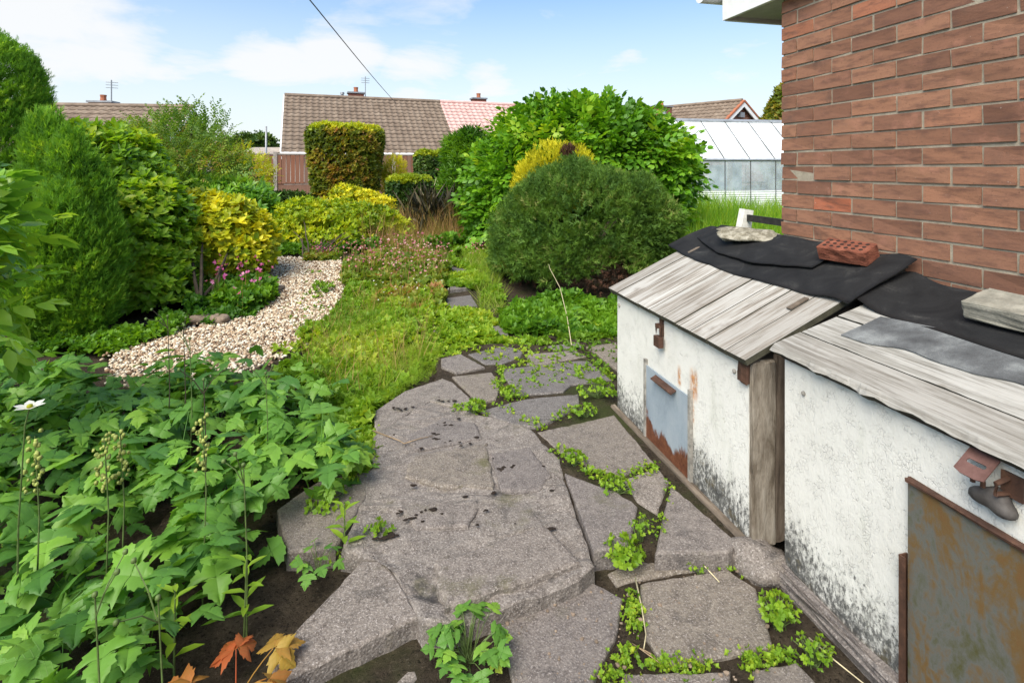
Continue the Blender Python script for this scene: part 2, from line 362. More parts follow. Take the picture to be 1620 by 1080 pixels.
def m_leaf(name, stops, rough=.45, trans=.42, spec=.35, veins=False, objvar=False, sat=1.0):
    m, nt, b, co = newmat(name)
    r = objrnd(nt) if objvar else nd(nt, 'ShaderNodeAttribute', dict(attribute_name='rnd')).outputs['Fac']
    if objvar:
        lc = nd(nt, 'ShaderNodeAttribute', dict(attribute_name='leafco')); s = nd(nt, 'ShaderNodeSeparateXYZ', None, _0=lc.outputs['Vector'])
        r = mth(nt, 'ADD', mth(nt, 'MULTIPLY', r, .8), mth(nt, 'MULTIPLY', s.outputs[2], .2))
    c = ramp(nt, r, stops); n = noise(nt, co, 25, 3, .6)
    c = mix(nt, maprange(nt, n, .35, .7, 0, .45), c, mix(nt, 1.0, c, (.72, .80, .7), 'MULTIPLY'))
    h = n
    if veins:
        u = mth(nt, 'ABSOLUTE', s.outputs[0])
        side = mth(nt, 'FRACT', mth(nt, 'MULTIPLY', mth(nt, 'SUBTRACT', s.outputs[1], mth(nt, 'MULTIPLY', u, .9)), 6.0))
        vein = mth(nt, 'MAXIMUM', maprange(nt, u, .022, .004), maprange(nt, mth(nt, 'ABSOLUTE', mth(nt, 'SUBTRACT', side, .5)), .07, .0, 0, .8))
        c = mix(nt, mth(nt, 'MULTIPLY', vein, .4), c, mix(nt, .5, c, (.25, .38, .10)))
        h = mth(nt, 'ADD', mth(nt, 'MULTIPLY', n, .3), mth(nt, 'MULTIPLY', vein, -1.0))
    fin(nt, b, c, rough, h, .35 if veins else .15, .004, 0.0, spec)
    tr = nd(nt, 'ShaderNodeBsdfTranslucent', None, Color=mix(nt, 1.0, c, (1.6, 1.45, .5), 'MULTIPLY'))
    ms = nd(nt, 'ShaderNodeMixShader', None, _0=trans, _1=b.outputs[0], _2=tr.outputs[0])
    nt.links.new(ms.outputs[0], nt.nodes['Material Output'].inputs[0]); return m
def m_glass(name, tint=(.85, .93, .97), a=.25, rough=.06):
    m, nt, b, co = newmat(name)
    n = noise(nt, co, 3, 5, .65)
    fin(nt, b, ramp(nt, n, [(.3, tuple(v*.9 for v in tint)), (.7, tint)]), rough, None, spec=.5)
    tp = nd(nt, 'ShaderNodeBsdfTransparent', None, Color=c4((.93, .96, .97)))
    ms = nd(nt, 'ShaderNodeMixShader', None, _0=maprange(nt, n, .3, .7, a*.7, a*1.3), _1=tp.outputs[0], _2=b.outputs[0])
    nt.links.new(ms.outputs[0], nt.nodes['Material Output'].inputs[0]); return m
SOIL = m_soil()
SLAB = m_slab('paving_slab', (0.201, 0.172, 0.151), (0.287, 0.246, 0.215), .5, .55)
SLAB2 = m_slab('paving_slab_dark', (0.151, 0.139, 0.130), (0.212, 0.193, 0.177), .4, .4)
SLAB3 = m_slab('paving_slab_brown', (0.206, 0.175, 0.139), (0.287, 0.241, 0.192), .45, .95)
CEM = m_slab('cement_bed', (0.191, 0.165, 0.145), (0.302, 0.263, 0.230), .85, .5)
BRICK = m_brick(); MORTAR = m_rough('mortar', [(.3, (.24, .205, .155)), (.7, (.40, .35, .27))], 30, 200)
WPAINT1 = m_paint('bunker_paint', 0.0, .62, False, [(.496, .465, .022, .065), (.375, .475, .045, .09), (.385, .36, .02, .10)])
WPAINT2 = m_paint('bunker_paint_cracked', 0.0, .60, True)
BROWNP = m_rough('brown_stained_timber', [(.3, (.055, .042, .034)), (.5, (.15, .115, .088)), (.72, (.27, .22, .175))], 9, 60, .6, .008, .7, .35, stretch=(1, 1, .3))
DARKP = m_rough('black_stained_timber', [(.3, (.02, .016, .013)), (.6, (.06, .047, .037)), (.8, (.14, .11, .085))], 9, 60, .6, .008, .8, .3, stretch=(1, 1, .5))
KERBW = m_rough('rotten_timber', [(.3, (.05, .04, .03)), (.55, (.16, .125, .095)), (.75, (.27, .22, .17))], 14, 90, .6, .006, stretch=(1, .3, 1))
WOODX = m_wood('weathered_board', 0, [(.25, (.055, .042, .034)), (.40, (.15, .125, .10)), (.50, (.31, .28, .245)), (.68, (.47, .445, .41))], .75)
WOODY = m_wood('grey_flaking_board', 1, [(.22, (.06, .052, .046)), (.40, (.17, .16, .142)), (.53, (.31, .30, .275)), (.72, (.43, .415, .39))], .6)
BEDGE = m_plain('algae_and_gap_shade_edge', (.055, .052, .034), .9, .3, 20)  # algae tone at the front edge; between boards it stands in for gap shade
FELT = m_rough('black_roofing_felt', [(.36, (.007, .007, .008)), (.55, (.015, .015, .016)), (.66, (.035, .034, .033)), (.76, (.12, .115, .11))], 7, 160, .6, .003, .85, .25, 9, .8)
MINFELT = m_rough('mineral_felt', [(.32, (.03, .03, .032)), (.5, (.11, .115, .12)), (.68, (.27, .285, .285))], 6, 320, .7, .004)
RUST1 = m_rust('galvanised_blue_grey', [(.3, (.22, .26, .31)), (.5, (.33, .385, .44)), (.7, (.42, .46, .50))], .13)
RUST2 = m_rust('rusty_galvanised', [(.34, (.085, .06, .03)), (.43, (.095, .092, .038)), (.50, (.14, .14, .125)), (.56, (.17, .105, .042)), (.66, (.19, .08, .03))])
RUSTM = m_rough('rusty_iron', [(.3, (0.028, 0.016, 0.012)), (.55, (0.081, 0.040, 0.026)), (.75, (0.161, 0.086, 0.054))], 22, 120, .5, .003, .65)
PLATE = m_rough('pink_primer_rust', [(.3, (0.068, 0.032, 0.024)), (.55, (0.136, 0.069, 0.058)), (.75, (0.174, 0.099, 0.082))], 22, 120, .4, .002, .6)
LOCKM = m_rough('grey_brown_rubber', [(.3, (.03, .024, .022)), (.6, (.095, .085, .08)), (.8, (.16, .14, .135))], 14, 60, .4, .003, .6)
ZINC = m_plain('dull_zinc', (.30, .28, .25), .5, .3, 25)
UPVC = m_plain('white_plastic', (.78, .78, .77), .35, .05)
SOFF = m_plain('soffit_board', (.55, .56, .50), .6, .12, 4)
CONC = m_rough('old_concrete', [(.3, (.11, .105, .085)), (.55, (.25, .235, .195)), (.75, (.40, .37, .31))], 14, 90, .7, .006)
LICH = m_rough('lichen_stone', [(.3, (.06, .052, .038)), (.45, (.19, .17, .125)), (.6, (.40, .37, .30)), (.75, (.56, .53, .45))], 26, 120, 1.0, .012, detail=8)
RUSTIC = m_rough('rustic_red_brick', [(.3, (.04, .015, .010)), (.5, (.19, .06, .035)), (.72, (.34, .13, .08))], 16, 110, 1.0, .01, stretch=(1, 1, 2))
FENCE = m_wood('red_brown_fence', 2, [(.25, (.13, .05, .028)), (.5, (.26, .105, .06)), (.75, (.36, .17, .105))], .0, .4)
FPOST = m_plain('concrete_post', (.36, .31, .27), .9, .2, 6)
TILEB = m_rough('brown_concrete_tile', [(.3, (.12, .085, .062)), (.55, (.225, .17, .13)), (.75, (.31, .25, .195))], 2.2, 9, .3, .01)
TILEP = m_rough('pink_concrete_tile', [(.3, (.50, .29, .26)), (.55, (.62, .41, .375)), (.75, (.70, .52, .485))], 2.2, 9, .3, .01)
CHIM = m_plain('chimney_brick', (.20, .075, .05), .9, .3, 7); POT = m_plain('clay_pot', (.35, .12, .06), .8, .15)
RENDERW = m_plain('cream_render', (.62, .58, .52), .9, .1, 3)
def m_wallbrick():
    m, nt, b, co = newmat('far_brickwork')
    bt = nd(nt, 'ShaderNodeTexBrick', None, Vector=mscale(nt, nd(nt, 'ShaderNodeCombineXYZ', None, _0=mth(nt, 'ADD', nd(nt, 'ShaderNodeSeparateXYZ', None, _0=co).outputs[0], nd(nt, 'ShaderNodeSeparateXYZ', None, _0=co).outputs[1]), _1=nd(nt, 'ShaderNodeSeparateXYZ', None, _0=co).outputs[2]).outputs[0], (1, 1, 1)),
            Color1=c4((.30, .12, .08)), Color2=c4((.23, .085, .055)), Mortar=c4((.40, .33, .26)), Scale=1.0)
    bt.inputs['Brick Width'].default_value = .225; bt.inputs['Row Height'].default_value = .075; bt.inputs['Mortar Size'].default_value = .006
    fin(nt, b, bt.outputs[0], .9, bt.outputs[1], .3, .005); return m
FARB = m_wallbrick()
ALU = m_plain('aluminium', (.45, .46, .47), .4, .15, 9, .6); ALUD = m_plain('dark_glazing_bar', (.06, .062, .065), .6, .2)
GLASS = m_glass('greenhouse_glass'); GROOF = m_glass('whitewashed_glass', (.82, .85, .87), .80, .3)
RIBW = m_plain('white_ribbed_sheet', (.72, .74, .75), .45, .08, 3)
BLUEB = m_plain('blue_painted_board', (.30, .45, .56), .7, .2, 3); STAGE = m_plain('staging', (.23, .20, .16), .8, .3, 5)
BENCHW = m_plain('white_painted_concrete', (.74, .72, .68), .8, .12, 14); BENCHS = m_rough('black_slat', [(.3, (.012, .012, .011)), (.6, (.04, .038, .034)), (.8, (.12, .115, .10))], 18, 70)
WINDOWG = m_plain('window_glass', (.05, .07, .09), .08, .2, 2, 0, .6); LEAD = m_plain('grey_metal', (.30, .31, .33), .5, .1, 5, .5)
CABLE = m_plain('black_cable', (.02, .02, .022), .6)
PEB = m_leaf('cream_pebble', [(0, (.12, .07, .042)), (.2, (.27, .165, .10)), (.42, (.46, .33, .22)), (.7, (.64, .53, .40)), (1, (.78, .72, .62))], .7, 0.0)
ROCK = m_rough('brown_stone', [(.3, (.10, .075, .055)), (.55, (.24, .18, .135)), (.75, (.36, .28, .21))], 10, 70, .8, .01)
BARK = m_rough('bark', [(.3, (.03, .022, .016)), (.6, (.085, .065, .046)), (.8, (.15, .12, .09))], 12, 60, .8, .01, stretch=(1, 1, .3))
TWIG = m_plain('dry_twig', (.30, .21, .13), .8, .25, 40); STRAW = m_plain('dry_stalk', (.50, .43, .27), .8, .2, 30)
STEMG = m_plain('green_stem', (.10, .15, .04), .6, .25, 30); STEMD = m_plain('dark_stem', (.06, .045, .03), .6, .25, 30)
MOSS = m_rough('dark_moss', [(.3, (.010, .007, .005)), (.6, (.032, .02, .014)), (.8, (.07, .05, .025))], 60, 200, 1, .01)

# ------------------------------------------------------------------ ground
def grid(xs, ys, zf):
    X, Y = np.meshgrid(xs, ys); Z = zf(X, Y); n, m = X.shape
    V = np.stack([X.ravel(), Y.ravel(), Z.ravel()], 1); i = np.arange(n*m).reshape(n, m)
    return V, np.stack([i[:-1, :-1], i[:-1, 1:], i[1:, 1:], i[1:, :-1]], -1).reshape(-1, 4)
xs = np.concatenate([[-600, -200, -80, -40, -20], np.linspace(-12, 9, 106), [14, 24, 50, 120, 400, 900]])
ys = np.concatenate([[-60, -20, -8, -4], np.linspace(-2, 16, 121), np.linspace(16.6, 34, 16), [45, 70, 120, 250, 600, 1400]])
def gz(x, y):
    P = np.stack([x.ravel(), y.ravel(), 0*x.ravel()], 1)
    bumps = (.022*vnoise(P, 2.2, 4)+.012*vnoise(P, 7, 5)).reshape(x.shape)
    return tz(x, y)-.045+bumps*((np.abs(x) < 13) & (y < 17))
ground = obj('ground', grid(xs, ys, gz), SOIL, None, True, org=np.zeros(3)); ground['kind'] = 'structure'

# ------------------------------------------------------------------ crazy-paving path
pathb = obj('path', grid(np.linspace(-.9, 1.5, 40), np.linspace(.3, 9.5, 120), lambda x, y: tz(x, y)-.017+.003*np.sin(x*31+y*17)+.003*np.sin(y*43-x*23)), SOIL, None, True, org=np.zeros(3)); pathb['kind'] = 'structure'
def slab_mesh(P, ztop, thick, inset=.006, rag=.0014, step=.03):
    """P world xy outline; outline is broken into short uneven edges, the rim is worn down"""
    P = np.asarray(P)[:, :2]; n = len(P); out = []
    for i in range(n):
        a, b = P[i], P[(i+1) % n]; k = max(1, int(np.linalg.norm(b-a)/step))
        for j in range(k): out.append(a+(b-a)*j/k)
    out = np.array(out); ext = out+rng.normal(0, rag, out.shape); m = len(out)
    c = out.mean(0); area = .5*np.sum(out[:, 0]*np.roll(out[:, 1], -1)-out[:, 1]*np.roll(out[:, 0], -1))
    t = np.roll(out, -1, 0)-np.roll(out, 1, 0); t = t/(np.linalg.norm(t, axis=1)[:, None]+1e-9); nn = np.stack([-t[:, 1], t[:, 0]], 1)*(1 if area > 0 else -1)
    zj = rng.normal(0, .0015, m)
    rings = [(ext+nn*(-.004), ztop-thick), (ext, ztop-.007+zj), (ext+nn*inset*.45, ztop-.003+zj), (ext+nn*inset*1.3, np.full(m, ztop)+zj*.3)]
    V = np.concatenate([np.column_stack([r, np.broadcast_to(z, (m,))]) for r, z in rings])
    Fc = [(k*m+i, k*m+(i+1) % m, (k+1)*m+(i+1) % m, (k+1)*m+i) for k in range(3) for i in range(m)]
    Fc.append(tuple(range(3*m, 4*m)))
    if area < 0: Fc = [f[::-1] for f in Fc]
    return V, Fc
def slab(pix, z, thick=.09, mat=SLAB, name='paving_slab', rag=.0014, inset=.006, tilt=(0, 0), far=False):
    P = np.array([gp(x, y, None if far else z) for x, y in pix]); zt = z
    if far: zt = float(np.mean([tz(p[0], p[1]) for p in P]))+z
    V, Fc = slab_mesh(P, zt, thick, inset, rag)
    c = V.mean(0); V[:, 2] += (V[:, 0]-c[0])*tilt[0]+(V[:, 1]-c[1])*tilt[1]
    return obj(name, (V, Fc), mat, pathb, org=np.array((c[0], c[1], zt)))
Z0, Z1 = 0.0, .058
low = [([(760, 978), (927, 913), (985, 945), (975, 1005), (950, 1050), (930, 1095), (815, 1095), (793, 1005)], SLAB, 0),
       ([(1012, 922), (1150, 898), (1196, 930), (1224, 1022), (1050, 1052), (1022, 1005)], SLAB3, 0),
       ([(985, 1064), (1155, 1060), (1150, 1120), (990, 1120)], SLAB, 0), ([(1190, 1058), (1262, 1046), (1330, 1120), (1200, 1120)], SLAB3, 0),
       ([(560, 1090), (672, 1016), (695, 1030), (715, 1060), (740, 1110), (560, 1120)], SLAB, -.02),
       ([(962, 905), (1000, 880), (1150, 880), (1155, 893), (1008, 915), (975, 925)], SLAB3, -.006)]
for pix, mt, dz in low: slab(pix, Z0+dz, .07, mt)
slab([(572, 888), (612, 888), (664, 976), (428, 1082), (433, 1030)], .045, .10, SLAB, tilt=(.02, .01))
hi = [([(893, 748), (978, 778), (1008, 800), (998, 864), (940, 870)], SLAB), ([(1062, 768), (1168, 857), (1152, 872), (1036, 874), (1046, 826)], SLAB),
      ([(988, 757), (1040, 738), (1058, 762), (1040, 812), (1008, 792)], SLAB), ([(850, 682), (972, 655), (1034, 732), (985, 752), (940, 742), (886, 714)], SLAB3),
      ([(758, 649), (833, 630), (915, 623), (917, 640), (879, 662), (850, 675), (812, 671)], SLAB2), ([(792, 584), (915, 570), (932, 571), (968, 600), (903, 608), (891, 619), (816, 625)], SLAB2),
      ([(715, 595), (778, 588), (793, 608), (785, 630), (758, 637)], SLAB3), ([(741, 560), (799, 546), (828, 555), (823, 565), (794, 575), (768, 576)], SLAB2),
      ([(927, 548), (975, 541), (985, 592), (948, 562)], SLAB3), ([(698, 567), (729, 560), (768, 580), (722, 589), (698, 579)], CEM), ([(835, 560), (908, 553), (927, 563), (867, 574), (833, 577)], SLAB),
      ([(867, 547), (915, 541), (920, 548), (880, 553)], SLAB2), ([(438, 805), (520, 748), (586, 742), (578, 786), (530, 868), (455, 872)], SLAB3)]
for pix, mt in hi: slab(pix, Z1+rng.normal(0, .004), .10, mt, tilt=rng.normal(0, .006, 2))
for pix in ([(655, 524), (700, 500), (722, 504), (692, 532)], [(705, 472), (745, 466), (755, 486), (710, 492)], [(660, 545), (700, 538), (735, 545), (690, 556)], [(700, 508), (740, 505), (745, 525), (705, 530)],
            [(705, 420), (735, 415), (742, 432), (712, 437)], [(716, 398), (738, 395), (742, 406), (720, 409)], [(745, 520), (800, 515), (805, 535), (760, 540)], [(712, 445), (742, 440), (746, 457), (712, 462)]):
    slab(pix, .012, .08, SLAB2, far=True)
def filler(pix, z):
    P = np.array([gp(x, y, z) for x, y in pix]); o = obj('joint_soil', slab_mesh(P, z, .06, .02, .008), SOIL, pathb); return o
filler([(690, 562), (740, 545), (980, 532), (990, 600), (1000, 640), (1176, 858), (1160, 866), (1036, 868), (945, 862), (870, 720), (740, 650), (690, 600)], Z1-.014)
slab([(596, 690), (590, 652), (640, 618), (700, 598), (716, 604), (756, 640), (742, 648), (682, 634), (640, 656)], Z1-.004, .08, CEM)
# the raised cemented patch: an uneven bed with stones set in it
bedpix = [(590, 690), (640, 655), (680, 632), (742, 645), (760, 655), (835, 674), (884, 722), (900, 780), (930, 860), (940, 893), (915, 915), (760, 972), (715, 985), (668, 988), (650, 950), (612, 885), (540, 870), (575, 780)]
bp = np.array([gp(x, y, Z1) for x, y in bedpix])
V, Fc = slab_mesh(bp, Z1-.006, .10, .014, .0015, .04)
bm = bmesh.new(); vs = [bm.verts.new(v) for v in V]; [bm.faces.new([vs[i] for i in f]) for f in Fc]
top = [f for f in bm.faces if len(f.verts) > 8]; bmesh.ops.triangulate(bm, faces=top)
for _ in range(3):
    es = [e for e in bm.edges if e.calc_length() > .045]; bmesh.ops.subdivide_edges(bm, edges=es, cuts=1); bmesh.ops.triangulate(bm, faces=[f for f in bm.faces if len(f.verts) > 3])
V = np.array([v.co[:] for v in bm.verts]); bm.verts.index_update(); Fc = [[v.index for v in f.verts] for f in bm.faces]; bm.free()
up = V[:, 2] > Z1-.05; V[up, 2] += .006*vnoise(V[up], 14, 8)+.0045*vnoise(V[up], 45, 9)
obj('mortar_bed', (V, Fc), CEM, pathb)
for pix, mt, dz in (([(702, 960), (688, 888), (862, 828), (920, 888)], SLAB, .016), ([(655, 720), (770, 700), (782, 772), (700, 768), (640, 752)], SLAB3, .005), ([(776, 716), (838, 706), (872, 750), (852, 776), (792, 774)], SLAB, .005),
                    ([(628, 800), (690, 790), (760, 800), (740, 832), (660, 836)], SLAB, .003), ([(640, 690), (700, 660), (752, 668), (762, 692), (660, 712)], CEM, .004)):
    slab(pix, Z1+dz, .05, mt, 'set_stone', .004, .010)

# ------------------------------------------------------------------ gravel
gpoly = np.array([gp(x, y) for x, y in [(428, 408), (538, 408), (548, 440), (540, 480), (510, 520), (470, 548), (420, 575), (330, 600), (180, 600), (190, 545), (255, 530), (330, 512), (400, 480), (432, 445)]])
def ico():
    bm = bmesh.new(); bmesh.ops.create_icosphere(bm, subdivisions=1, radius=1); bm.verts.index_update()
    V = np.array([v.co[:] for v in bm.verts]); T = np.array([[v.index for v in f.verts] for f in bm.faces]); bm.free(); return V, T, np.zeros(len(V))
ICO = ico(); n = 15000
P2 = psample(gpoly, n); P2 += rng.normal(0, .05, P2.shape); z = tz(P2[:, 0], P2[:, 1])+.012*rng.random(n)
# squashed, randomly turned pebbles
PV = ICO[0]*np.array((1, .72, .5)); 
V, Fc, rn = scatter(np.column_stack([P2, z]), rv(n), np.array((0, 0, 1.))+rv(n, .35), .010+.012*rng.random(n)**2, (PV, ICO[1], ICO[2]))
gb = slab_mesh(gpoly, 0, .02, .03, .03, .1); gv = gb[0]; gv[:, 2] = tz(gv[:, 0], gv[:, 1])-.006+np.where(gv[:, 2] < -.01, -.05, 0)
gbed = obj('gravel_bed', gb, m_rough('sandy_bed', [(.3, (.16, .12, .085)), (.7, (.32, .26, .20))], 30, 150), None, org=np.zeros(3)); gbed['kind'] = 'structure'
g = obj('gravel', (V, Fc), PEB, None, True, rn, org=np.zeros(3)); tagit(g, 'cream and tan pebbles spread between the shrubs and weeds', 'gravel', kind='stuff')

# ------------------------------------------------------------------ the brick house on the right
WX, WY = 2.14, 2.50
house = thing('brick_house', (WX, WY, 0), 'red-brown brick house corner with white boxed eaves beside the coal bunkers', 'house')
wall = obj('wall', box(WX+.006, WX+5, -2.0, WY-.006, -.1, 2.415), MORTAR, house)
def brick_mesh(l): return mkmesh('brick', *bbox(0, .1025, -l/2, l/2, 0, .065, .004, 1, .0016, 0), BRICK)
BM = {l: [brick_mesh(l) for _ in range(6)] for l in (.215, .1025)}
rest = []; courses = 32
for k in range(courses):
    z0 = 2.40-.075*(k+1)+.005; y = WY; first = True
    while y > -1.9:
        l = .1025 if (first and k % 2 == 1) else .215
        jx, jr = rng.normal(0, .0016), rng.normal(0, .004)
        if z0 > .80 and y > -.20:
            o = link('brick', BM[l][rng.integers(6)], wall, np.array((WX+jx, y-l/2, z0+rng.normal(0, .0008)))-wloc(wall)); o.rotation_euler = (rng.normal(0, .003), 0, jr)
        else: rest.append(xf(box(0, .1, -l/2, l/2, 0, .065), Matrix.Translation((WX+jx, y-l/2, z0))))
        y -= l+.01; first = False
# the rear wall round the corner, seen only from the side
for k in range(courses):
    z0 = 2.40-.075*(k+1)+.005; x = WX+(.1125 if k % 2 == 0 else .225)
    while x < WX+3: rest.append(box(x, x+.215, WY-.1, WY, z0, z0+.065)); x += .225
b = obj('brickwork', join(*rest), BRICK, wall); b['kind'] = 'stuff'
obj('soffit', box(WX-.04, WX+5, WY-.3, WY+.40, 2.418, 2.432), SOFF, house)
obj('fascia', bbox(WX-.05, WX+5, WY+.402, WY+.424, 2.395, 2.62, .004), UPVC, house)
obj('box_end', bbox(WX-.066, WX-.042, WY-.30, WY+.43, 2.40, 2.66, .004), UPVC, house)
a = np.linspace(math.pi, 2*math.pi, 9); prof = [(WY+.48+.052*math.cos(t), 2.567+.052*math.sin(t)) for t in a]
gut = np.array([(x, p[0], p[1]) for x in (WX-.19, WX+5) for p in prof]); obj('gutter', (gut, [(i, i+1, 10+i, 9+i) for i in range(8)]+[tuple(range(9))]), UPVC, house)
rv0 = np.array([(WX-.07, WY+.52, 2.64), (WX+5, WY+.52, 2.64), (WX+5, WY-3, 4.3), (WX-.07, WY-3, 4.3), (WX-.07, WY+.52, 2.60), (WX+5, WY+.52, 2.60), (WX+5, WY-3, 4.26), (WX-.07, WY-3, 4.26)])
obj('roof', (rv0, [(0, 1, 2, 3), (7, 6, 5, 4), (0, 4, 5, 1), (0, 3, 7, 4), (1, 5, 6, 2)]), TILEB, house)
obj('gable', (np.array([(WX, WY, 2.42), (WX, -6, 2.42), (WX, -1.75, 4.3), (WX+.1, WY, 2.42), (WX+.1, -6, 2.42), (WX+.1, -1.75, 4.3)]), [(0, 1, 2), (3, 5, 4), (0, 2, 5, 3), (1, 4, 5, 2)]), FARB, house)
CORNER = m_rough('stained_corner_post', [(.3, (.035, .027, .02)), (.42, (.12, .095, .07)), (.55, (.24, .205, .165)), (.72, (.36, .325, .28))], 16, 70, .8, .008, .8, .3, 8, .4, stretch=(1, 1, .28))
# ------------------------------------------------------------------ coal bunkers
def zr1(x): return .762+(x-1.35)*.438
def zr2(x): return .825+(x-1.42)*.29
def front(xf_, y0, y1, z0, z1, hole=None, t=.03):
    return bbox(xf_, xf_+t, y0, y1, z0, z1, .006, 2)
b1 = thing('coal_bunker', (1.39, 1.80, .03), 'white painted bunker with sloping plank lid and small blue-grey hatch', 'coal bunker')
X1, YA, YB = 1.39, 1.80, 2.98
obj('front_wall', front(X1, YA, YB, .03, .742), WPAINT1, b1)
def side(xa, xb, ya, yb, z0, zf): # sloping-topped end wall
    V = np.array([(x, y, z) for y in (ya, yb) for x, z in ((xa, z0), (xb, z0), (xb, zf(xb)-.02), (xa, zf(xa)-.02))]); return V, [(0, 1, 2, 3), (7, 6, 5, 4), (0, 4, 5, 1), (1, 5, 6, 2), (2, 6, 7, 3), (3, 7, 4, 0)]
obj('end_wall', side(X1+.03, 2.12, YA, YA+.04, .03, zr1), DARKP, b1); obj('end_wall', side(X1+.03, 2.12, YB-.04, YB, .03, zr1), BROWNP, b1)
obj('corner_post', bbox(X1+.001, X1+.105, YA-.024, YA-.001, .03, .745, .006, 2, .0015, 4), CORNER, b1); obj('corner_post', bbox(X1+.108, X1+.19, YA-.014, YA-.001, .03, .765, .006, 2, .0012, 3), BROWNP, b1)
obj('base_rail', bbox(X1-.035, X1-.001, YA-.01, YB+.03, -.01, .06, .010, 2, .0012, 3), KERBW, b1)
roof = obj('lid_frame', join(side(1.40, 1.45, 1.80, 2.98, .66, lambda x: zr1(x)-.0), box(2.02, 2.06, 1.80, 2.98, .95, zr1(2.02)-.02)), DARKP, b1)
sl = math.atan(.438); L1 = (2.12-1.35)/math.cos(sl)
def board(par, mesh, top, loc, rot):
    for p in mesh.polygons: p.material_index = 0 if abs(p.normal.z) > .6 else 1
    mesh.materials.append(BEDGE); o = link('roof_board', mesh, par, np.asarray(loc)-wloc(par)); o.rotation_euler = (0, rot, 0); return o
pw = (3.02-1.765)/10
for k in range(10):
    w = pw-.007; P = bbox(-.003*rng.random(), L1, 0, w, -.024, 0, .0025, 1, 0, 0); V = np.array(P[0]); V[:, 2] += rng.normal(0, .0012)+(V[:, 1]-w/2)*rng.normal(0, .012)
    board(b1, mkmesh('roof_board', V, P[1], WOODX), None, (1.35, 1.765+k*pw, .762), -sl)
obj('gap_shade_backing', side(1.37, 2.11, 1.79, 3.0, .735, lambda x: zr1(x)-.006) if False else xf(box(.02, L1-.01, 1.775, 3.01, -.034, -.026), Matrix.Translation((1.35, 0, .762)) @ Matrix.Rotation(-sl, 4, 'Y')), DARKP, b1)  # dark sheet added under the boards to paint shade into their gaps
# nailing battens that show through as short brown strips
for yy, xx in ((2.90, 1.80), (1.90, 1.66)):
    M = Matrix.Translation((xx, yy, zr1(xx)+.003)) @ Matrix.Rotation(-sl, 4, 'Y'); obj('patch_batten', xf(bbox(0, .10, -.012, .012, 0, .005, .002), M), KERBW, b1)
# hatch: sliding sheet in two angle runners
def yz(px, py, X): p = onX(px, py, X); return p[1], p[2]
ha, hb = yz(1024, 600, 1.388)[0], yz(1092, 640, 1.388)[0]
obj('runner', bbox(1.374, 1.389, ha-.004, ha+.016, .035, .47, .003), ZINC, b1); obj('runner', bbox(1.374, 1.389, hb-.02, hb, .035, .475, .003), ZINC, b1)
hatch = obj('hatch', bbox(1.380, 1.386, hb, ha, .04, .44, .001), RUST1, b1)
obj('handle', xf(bbox(-.035, 0, -.10, .10, -.004, .004, .002, 1, .001, 1), Matrix.Translation((1.380, (ha+hb)/2, .425)) @ Matrix.Rotation(-.5, 4, 'Y')), RUSTM, hatch)
ly, lz = yz(1046, 535, 1.38)
hs = obj('hasp', join(bbox(1.377, 1.389, ly-.012, ly+.014, lz+.01, lz+.10, .003), bbox(1.352, 1.378, ly-.012, ly+.012, lz+.055, lz+.075, .003)), RUSTM, b1)
lp = [(1.363, ly+.02*math.cos(t), lz+.045+.024*math.sin(t)) for t in np.linspace(0, math.pi, 9)]
obj('padlock', join(tube([(1.363, ly+.02, lz+.01)]+lp+[(1.363, ly-.02, lz+.01)], .005, 6), bbox(1.350, 1.376, ly-.030, ly+.024, lz-.04, lz+.012, .006, 2)), RUSTM, hs)
for px, py in ((980, 483), (1162, 587)):
    p = onX(px, py, 1.388); obj('screw_cap', tube([(1.391, p[1], p[2]), (1.383, p[1], p[2]), (1.380, p[1], p[2])], [.009, .009, .005], 10), ZINC, b1)
p = onX(1180, 575, 1.385); obj('bracket', bbox(1.372, 1.39, 1.79, 1.845, .655, .735, .004, 1, .002, 1), RUSTM, b1)

